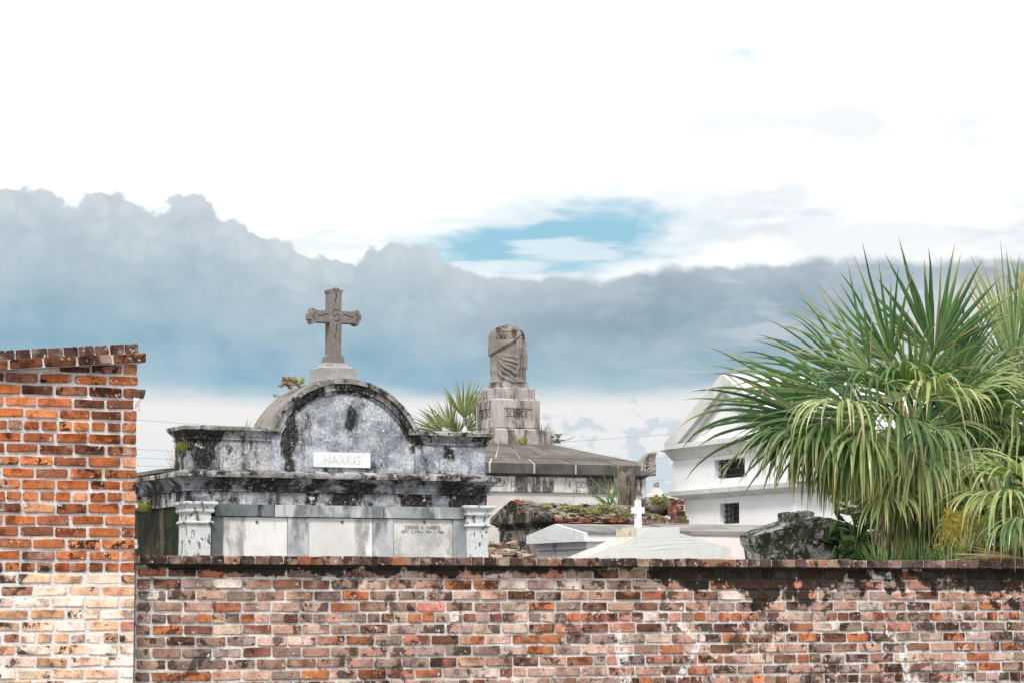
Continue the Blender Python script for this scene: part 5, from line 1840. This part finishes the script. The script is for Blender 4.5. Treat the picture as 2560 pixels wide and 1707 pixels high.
# ------------------------------------------------------------------ fan palms
def fan(bm, lay, hub, axis, nrm, R, nseg, spread, droop, rnd, dead=0.0, wmul=1.0, stiff=0.55):
    """a fan leaf: folded segments joined at the base, free and hanging at the tips"""
    axis = axis.normalized()
    side = axis.cross(nrm).normalized()
    nrm = side.cross(axis).normalized()
    da = spread / nseg
    tone = rnd.random()
    wmax = .0185 * wmul * (R / .9)
    for i in range(nseg):
        u = (i + .5) / nseg * 2 - 1
        ang = u * spread / 2 + rnd.uniform(-.35, .35) * da
        d0 = (axis * math.cos(ang) + side * math.sin(ang)).normalized()
        L = R * (1.0 - .25 * abs(u) ** 1.6) * rnd.uniform(.88, 1.2)
        sd = (side * math.cos(ang) - axis * math.sin(ang)).normalized()
        d = (d0 + nrm * (.14 * abs(u) + rnd.uniform(-.07, .07))).normalized()
        if rnd.random() < .10:
            L *= rnd.uniform(.55, .8)
        K = 14
        p = hub.copy()
        pts, wd, sides = [], [], []
        kink = stiff * rnd.uniform(.7, 1.3)
        dr = droop * rnd.uniform(.4, 1.7)
        fold_at = kink if rnd.random() < min(.75, droop) else 9
        s = sd.copy()
        for j in range(K):
            t = j / (K - 1)
            pts.append(p.copy())
            joined = math.tan(da / 2) * L * t * 1.06 + .002
            w = min(joined, wmax)
            if t > .42:
                w = min(joined, wmax) * max(0.0, 1 - ((t - .42) / .58)) ** .85 + .0009
            wd.append(max(w, .0010))
            sides.append(s.copy())
            g = dr * .05
            if t > kink:
                g = dr * (0.22 + 1.2 * (t - kink))
            if t > fold_at:
                g += .75 * dr
                fold_at = 9
            if t > .8:
                g += .10
            d = (d + Vector((0, 0, -g)) * .5).normalized()
            if t > .5:
                d = (d + Vector((rnd.uniform(-.05, .05), rnd.uniform(-.05, .05), rnd.uniform(-.03, .03)))).normalized()
            s = (s - d * s.dot(d))
            s = s.normalized() if s.length > .05 else sd
            p = p + d * L / (K - 1)
        g_ = min(1, max(0, tone * .40 + rnd.random() * .60))
        if dead == 0 and rnd.random() < .06:
            leaf_strip(bm, lay, pts, [w * .55 for w in wd], sides, g_, .6, fold=.7)
            continue
        leaf_strip(bm, lay, pts, wd, sides, g_, dead, fold=.45)

def frond(root, base, hub, axis, R, seed, mat, nseg=26, spread=2.4, droop=.5, dead=0.0, stiff=.55, wmul=1.0, face=None):
    """petiole from the crown to the hub, then the fan"""
    rnd = random.Random(seed)
    bm = B(); lay = bm.loops.layers.float_color.new('leaf')
    base = Vector(base); hub = Vector(hub); axis = Vector(axis).normalized()
    K = 8
    ln = (hub - base).length
    c1 = hub - axis * ln * .45
    pts = []
    for j in range(K):
        t = j / (K - 1)
        pts.append((1 - t) ** 2 * base + 2 * t * (1 - t) * c1 + t * t * hub)
    s = axis.cross(Vector((0, 0, 1)))
    s = s.normalized() if s.length > .15 else Vector((math.cos(YAW), -math.sin(YAW), 0))
    leaf_strip(bm, lay, pts, [.017 - .006 * j / (K - 1) for j in range(K)], [s] * K, .8, dead * .6, fold=.7)
    nrm = face if face is not None else s.cross(axis)
    fan(bm, lay, hub, axis, nrm, R, nseg, spread, droop, rnd, dead, wmul, stiff)
    return obj('frond', bm, mat, root, recalc=False)

def trunk(root, x, y, h, r, lean=(0, 0)):
    bm = B()
    rings = []
    n = 14
    for i in range(22):
        t = i / 21
        ring = []
        for k in range(n):
            ph = 2 * math.pi * k / n
            rr = r * (1.25 - .3 * t) * (1 + .10 * ((i % 2) - .5) + .06 * math.sin(ph * 5 + i * 2.4))
            ring.append(Vector((x + lean[0] * t + rr * math.cos(ph), y + lean[1] * t + rr * math.sin(ph), h * t)))
        rings.append(ring)
    loft(bm, rings)
    return obj('trunk', bm, M['bark'], root)

def from_screen(v):
    """direction given as (right, up, toward the camera) into world axes"""
    rgt = Vector((math.cos(YAW), -math.sin(YAW), 0)); fwd = Vector((-math.sin(YAW), -math.cos(YAW), 0))
    return rgt * v[0] + Vector((0, 0, 1)) * v[1] + fwd * v[2]

TOCAM = Vector((-math.sin(YAW), -math.cos(YAW), 0.0))

def build_palms():
    def palm(label, px, py, Y, fr, seed, tr_r=.13):
        c = onY(px, py, Y)
        root = thing('fan_palm', label, 'palm', (c.x, c.y, 0), 'fan palms behind the brick wall')
        trunk(root, c.x, c.y, c.z, tr_r)
        rnd = random.Random(seed)
        for i, (hx, hy, dt, ax, R, spr, dr, st) in enumerate(fr):
            hub = onY(hx, hy, Y - dt)
            a = from_screen(ax).normalized()
            if ax[2] < .35:
                face = (TOCAM + Vector((rnd.uniform(-.35, .35), rnd.uniform(-.2, .2), rnd.uniform(.1, .5)))).normalized()
            else:
                face = (Vector((rnd.uniform(-.3, .3), 0, 1)) + TOCAM * .35).normalized()
            frond(root, c + Vector((rnd.uniform(-.08, .08), rnd.uniform(-.08, .08), rnd.uniform(-.15, .05))), hub, a, R, seed * 100 + i, M['palm_pale' if ax[2] > .35 and rnd.random() < .62 else 'palm'],
                  nseg=rnd.randint(22, 29) if hx > 2240 or ax[2] > .28 else rnd.randint(13, 17), spread=spr, droop=dr, stiff=st, face=face, wmul=rnd.uniform(.95, 1.25) if hx > 2240 or ax[2] > .28 else rnd.uniform(.72, .92))
        for k in range(5):                    # withered leaves hanging on the trunk
            az = rnd.uniform(-1, 1)
            a = from_screen((az, -.8, .4)).normalized()
            hub = c + from_screen((az * .22, -.12, .15))
            frond(root, c, hub, a, rnd.uniform(.4, .6), seed * 100 + 60 + k, M['dry'], nseg=14, spread=1.3, droop=.6, dead=.4, stiff=.3)
        return root, c
    A = [  # hub in the picture, metres towards the street, axis (right, up, toward), radius, spread, droop, stiffness
        (2335, 885, .0, (.02, 1, .05), .90, 2.3, .04, .85), (2230, 905, .1, (-.5, .87, .05), .88, 1.7, .10, .7), (2175, 925, .2, (-.75, .65, .1), .85, 1.9, .22, .6),
        (2130, 950, .0, (-.9, .42, .1), .85, 1.7, .30, .5), (2050, 1015, .1, (-1, .04, .1), 1.08, 1.3, .20, .55), (2020, 1045, .3, (-1, -.10, .2), 1.0, 1.6, .34, .45), (2085, 985, .2, (-1, .22, .1), .85, 1.2, .30, .5),
        (2080, 1050, .5, (-.8, -.08, .45), .76, 2.2, .7, .35), (2110, 1010, .6, (-.45, .05, .8), .72, 2.8, .9, .38), (2190, 970, .6, (-.25, .2, .85), .75, 3.0, .9, .42),
        (2260, 960, .4, (.0, .3, .8), .75, 3.0, .85, .45), (2330, 980, .6, (.25, .2, .85), .72, 3.0, .9, .42), (2400, 1000, .3, (.65, .4, .4), .75, 2.6, .6, .5),
        (2245, 1040, .75, (-.05, -.05, .9), .72, 3.0, 1.0, .32), (2160, 1080, .7, (-.4, -.15, .75), .68, 2.8, 1.0, .3), (2340, 1070, .7, (.25, -.1, .85), .72, 2.9, 1.0, .32),
        (2190, 1100, .6, (-.3, -.2, .7), .60, 2.6, 1.1, .28), (2300, 1140, .7, (.1, -.3, .8), .64, 2.8, 1.1, .28), (2390, 1130, .6, (.4, -.2, .7), .70, 2.8, 1.0, .3),
        (2110, 1080, .3, (-.7, -.1, .3), .58, 2.2, .9, .3), (2030, 1075, .45, (-.55, -.15, .6), .62, 2.4, .9, .32), (2085, 1085, .5, (-.3, -.2, .7), .62, 2.6, 1.0, .3), (1985, 1065, .3, (-.7, -.15, .4), .6, 2.2, .8, .34), (2135, 1110, .5, (-.2, -.3, .6), .58, 2.4, 1.0, .3), (2060, 1100, .1, (-.4, -.3, .3), .6, 2.2, .9, .3), (2010, 1100, .2, (-.3, -.35, .5), .55, 2.4, 1.0, .3), (2090, 1130, .3, (-.2, -.4, .6), .55, 2.4, 1.0, .28), (2140, 1150, .2, (-.1, -.5, .5), .5, 2.4, 1.0, .28), (2050, 1060, -.3, (-.6, -.2, .3), .7, 2.6, .8, .34), (2120, 1100, -.4, (-.3, -.3, .3), .7, 2.6, .8, .34), (2250, 1000, -.4, (-.3, .6, -.5), .85, 2.6, .3, .6), (2330, 1010, -.4, (.3, .6, -.5), .85, 2.6, .3, .6),
        (2140, 1040, -.4, (-.8, .2, -.4), .85, 2.4, .5, .5), (2410, 1060, -.3, (.8, .1, -.3), .80, 2.4, .6, .5), (2270, 1100, -.2, (-.1, -.1, .3), .80, 3.0, .7, .4),
        (2190, 1060, .1, (-.5, .1, .2), .75, 2.6, .7, .4), (2370, 1060, .1, (.3, .3, .2), .75, 2.6, .6, .45), (2260, 1180, .4, (-.1, -.6, .6), .55, 2.4, 1.0, .3),
        (2340, 1200, .4, (.2, -.6, .6), .55, 2.4, 1.0, .3), (2230, 1190, .2, (-.2, -.6, .4), .5, 2.0, 1.0, .3), (2420, 1180, .4, (.3, -.5, .6), .6, 2.4, 1.0, .3),
        (2290, 1000, .2, (.1, .7, .3), .7, 2.6, .5, .5), (2385, 940, .1, (.35, .9, .0), .6, 1.2, .1, .75),
    ]
    lr = random.Random(77)
    for k in range(34):                         # older leaves hanging below and behind the crown
        hx = lr.uniform(2200, 2450); hy = lr.uniform(1080, 1260)
        A.append((hx, hy, lr.uniform(-.5, .55), ((hx - 2280) / 320 + lr.uniform(-.2, .2), -.35 + lr.uniform(-.25, .25), lr.uniform(.1, .8)), lr.uniform(.5, .70), lr.uniform(2.2, 3.0), lr.uniform(.75, 1.1), lr.uniform(.26, .42)))
    for k in range(10):
        hx = lr.uniform(2080, 2440); hy = lr.uniform(960, 1110)
        A.append((hx, hy, lr.uniform(-.7, -.1), ((hx - 2260) / 220, lr.uniform(-.2, .5), lr.uniform(-.5, .2)), lr.uniform(.75, .9), lr.uniform(2.4, 3.0), lr.uniform(.4, .8), lr.uniform(.4, .55)))
    ra, ca = palm('large fan palm with drooping leaf tips spreading left over the mossy gable', 2275, 1215, 18.5, A, 3)
    Bf = [
        (2535, 905, .0, (-.06, 1, .02), .92, 1.15, .03, .9), (2600, 900, -.2, (.15, 1, .0), 1.0, 1.4, .04, .85), (2500, 990, .3, (-.55, .5, .5), .75, 2.6, .6, .45), (2540, 1040, .5, (-.2, .2, .85), .75, 2.9, .85, .42),
        (2470, 1070, .4, (-.7, .1, .5), .72, 2.6, .8, .4), (2560, 1100, .6, (.05, .0, .9), .75, 2.9, 1.0, .36), (2490, 1140, .6, (-.4, -.1, .8), .72, 2.8, 1.0, .34), (2600, 1060, .2, (.6, .4, .3), .8, 2.6, .6, .5),
        (2460, 1180, .5, (-.4, -.35, .7), .6, 2.6, 1.0, .3), (2550, 1190, .6, (.0, -.35, .8), .65, 2.8, 1.0, .3), (2520, 1050, -.4, (-.5, .5, -.4), .85, 2.4, .4, .5), (2570, 1000, -.3, (.0, .9, -.3), .85, 2.2, .2, .6),
        (2640, 1000, .2, (.8, .6, .0), .9, 2.0, .2, .6), (2650, 1120, .4, (.8, .1, .4), .8, 2.4, .7, .4),
    ]
    for k in range(16):
        hx = lr.uniform(2430, 2640); hy = lr.uniform(1060, 1270)
        Bf.append((hx, hy, lr.uniform(-.4, .6), ((hx - 2570) / 250 + lr.uniform(-.2, .2), -.2 + lr.uniform(-.3, .3), lr.uniform(.1, .8)), lr.uniform(.6, .8), lr.uniform(2.2, 3.0), lr.uniform(.7, 1.1), lr.uniform(.28, .42)))
    rb, cb = palm('tall upright fan palm cut off by the right edge of the picture', 2590, 1200, 18.8, Bf, 5)
    Cf = [
        (2540, 1195, .15, (-.35, .25, .8), .75, 2.6, .8, .42), (2490, 1240, .1, (-.6, .0, .6), .65, 2.4, .9, .38), (2560, 1235, .3, (.1, .1, .9), .72, 2.8, .9, .40), (2530, 1270, .35, (-.1, -.1, .95), .6, 2.6, 1.0, .35),
        (2600, 1250, .3, (.5, .1, .8), .7, 2.6, .9, .4), (2460, 1290, .0, (-.75, -.1, .3), .5, 2.0, .8, .35), (2570, 1300, .45, (.1, -.3, .9), .5, 2.4, 1.0, .3), (2525, 1318, 1.0, (-.1, .1, .9), .52, 1.8, .9, .28), (2560, 1300, 1.05, (.1, .1, .9), .56, 2.0, .9, .28), (2520, 1250, .5, (-.3, .2, .8), .7, 2.4, .9, .36), (2580, 1220, .5, (.2, .2, .8), .75, 2.4, .9, .36),
    ]
    rc, cc = palm('low young fan palm drooping over the wall coping at the right corner', 2545, 1330, 17.6, Cf, 7, .08)
    # yellow flowering stalk, fine and branched
    rnd = random.Random(2)
    bm = B(); lay = bm.loops.layers.float_color.new('leaf')
    b0 = onY(2370, 1290, 17.35)
    for i in range(16):
        e0 = b0 + from_screen((rnd.uniform(-.12, .42), rnd.uniform(-.5, -.1), rnd.uniform(-.1, .15)))
        pts = [b0.lerp(e0, t) + Vector((0, 0, .1 * math.sin(math.pi * t))) for t in (0, .35, .7, 1)]
        leaf_strip(bm, lay, pts, [.006, .005, .004, .002], [Vector((1, 0, .2)).normalized()] * 4, .7)
        for k in range(26):
            q = b0.lerp(e0, rnd.uniform(.25, 1)) + Vector((0, 0, .05))
            dd = from_screen((rnd.gauss(0, 1), rnd.gauss(-.2, 1), rnd.gauss(0, 1))).normalized() * rnd.uniform(.04, .12)
            bend = from_screen((rnd.gauss(0, .02), rnd.gauss(0, .02), 0))
            leaf_strip(bm, lay, [q, q + dd * .5 + bend, q + dd], [.0026, .0024, .0015], [dd.cross(TOCAM).normalized()] * 3, rnd.random())
    o = obj('flower_stalk', bm, M['flower'], rc, recalc=False)
    # dead frond lying on the coping
    base = onY(2560, 1396, WALL_Y + .25)
    frond(rc, base + from_screen((.1, .0, 0)), base, from_screen((-1, .02, .05)), .55, 991, M['dry'], nseg=14, spread=.55, droop=.10, dead=.6, stiff=.7, face=Vector((0, -.3, 1)).normalized())
    # added leaf mass, darkening the gaps under the crowns in place of deep shade
    rnd = random.Random(21)
    bm = B(); lay = bm.loops.layers.float_color.new('leaf')
    x0, x1 = onY(2125, 1390, 19.6).x, onY(2680, 1390, 19.6).x
    for k in range(7000):
        u = rnd.random()
        x = x0 + (x1 - x0) * u; y = 19.7 + rnd.uniform(-.5, .5)
        hmax = 2.30 + .2 * math.sin(u * 9) + .65 * min(1, u * 4)
        z = hmax * rnd.random() ** .6 * (1 if u > .06 else .8)
        c = Vector((x, y, z))
        t = Vector((rnd.gauss(0, 1), rnd.gauss(0, .6), rnd.gauss(-.3, .7))).normalized()
        sd = t.cross(Vector((rnd.gauss(0, 1), rnd.gauss(0, 1), rnd.gauss(0, 1)))).normalized()
        q = rnd.uniform(.09, .2)
        leaf_strip(bm, lay, [c, c + t * q * .5, c + t * q], [q * .08, q * .2, q * .02], [sd] * 3, rnd.random() * .6)
    o = obj('added_shade_leaves', bm, M['palm'], None, recalc=False)
    tag(o, 'added dark leaf mass standing in for deep shade beneath the palm crowns', 'added_shade_leaves')
    o['kind'] = 'stuff'
    # grass at the foot of the palms, behind the coping
    for i, (px, lb) in enumerate(((2210, 'dark green grass behind the coping right of the mossy gable'), (2300, 'bright green grass tuft below the middle palm leaves'), (2370, 'yellow-green grass at the foot of the flowering stalk'))):
        tuft('grass_clump', lb, 'grass', onY(px, 1418, WALL_Y + .75), 90, .28, .16, M['grass_green'], 60 + i, .006, .6)
build_palms()

def build_far_palms():
    Y = 58.0
    c = onY(1150, 1100, Y)
    root = thing('distant_palm', 'distant fan palm rising between the arched tomb and the pedestal', 'palm', (c.x, c.y, 0))
    trunk(root, c.x, c.y, c.z, .15)
    fr = [(-1, .45, 0, .45, .85, .16, .6), (-.6, .9, 0, .35, .8, .1, .7), (.15, 1, 0, .55, .95, .05, .8), (.75, .8, 0, .55, .9, .1, .7), (-.2, .5, .5, .2, .7, .3, .6), (1, .3, .1, .8, .9, .2, .6), (.4, .5, .6, .4, .8, .3, .6)]
    for i, f in enumerate(fr):
        dr = from_screen(f[:3]).normalized()
        frond(root, c, c + dr * f[3], dr, f[4], 700 + i, M['palm_far'], nseg=22, spread=1.9, droop=f[5], stiff=f[6], face=(TOCAM + Vector((0, 0, .3))).normalized(), wmul=1.3)
    c2 = onY(1352, 1108, Y)
    root = thing('distant_palm', 'fan palm tips showing just right of the pedestal', 'palm', (c2.x, c2.y, 0))
    trunk(root, c2.x, c2.y, c2.z, .12)
    for i, f in enumerate([(.3, .9, 0, .12, .42, .1, .7), (-.4, .9, 0, .12, .4, .1, .7), (.9, .4, 0, .1, .4, .2, .6)]):
        frond(root, c2, c2 + from_screen(f[:3]).normalized() * f[3], from_screen(f[:3]).normalized(), f[4], 760 + i, M['palm_far'], nseg=18, spread=1.9, droop=f[5], stiff=f[6], face=TOCAM)
build_far_palms()


# ------------------------------------------------------------------ power lines
def wires():
    Y = 75.0
    L = [((345, 1049), (450, 1057), 'highest'), ((345, 1122), (432, 1127), 'second'), ((345, 1143), (426, 1147), 'third'), ((345, 1163), (428, 1165), 'lowest')]
    for (a, b, w) in L:
        A, Bp = onY(*a, Y), onY(*b, Y)
        d = (Bp - A).normalized()
        m = A.lerp(Bp, .5)
        pts = [m + d * s + Vector((0, 0, .0009 * s * s)) for s in range(-24, 3, 2)]
        bm = B(); tube(bm, pts, .007, 4)
        tag(obj('power_line', bm, M['wire'], None), '%s of four thin power lines beside the tall brick wall' % w, 'wire', 'power lines left of the arched tomb')
    R = [((1420, 1103), (1660, 1086), 'thin power line crossing the sky above the slab roof'), ((1590, 1150), (1662, 1143), 'thin power line meeting the palmette ornament from behind'), ((1625, 1201), (1680, 1197), 'low power line between the far tomb finial and white mausoleum')]
    for a, b, lb in R:
        A, Bp = onY(*a, Y), onY(*b, Y)
        d = (Bp - A).normalized()
        m = A.lerp(Bp, .5)
        pts = [m + d * s + Vector((0, 0, .0012 * s * s)) for s in range(-3, 14, 1)]
        bm = B(); tube(bm, pts, .007, 4)
        tag(obj('power_line', bm, M['wire'], None), lb, 'wire', 'power lines right of the pedestal')
wires()
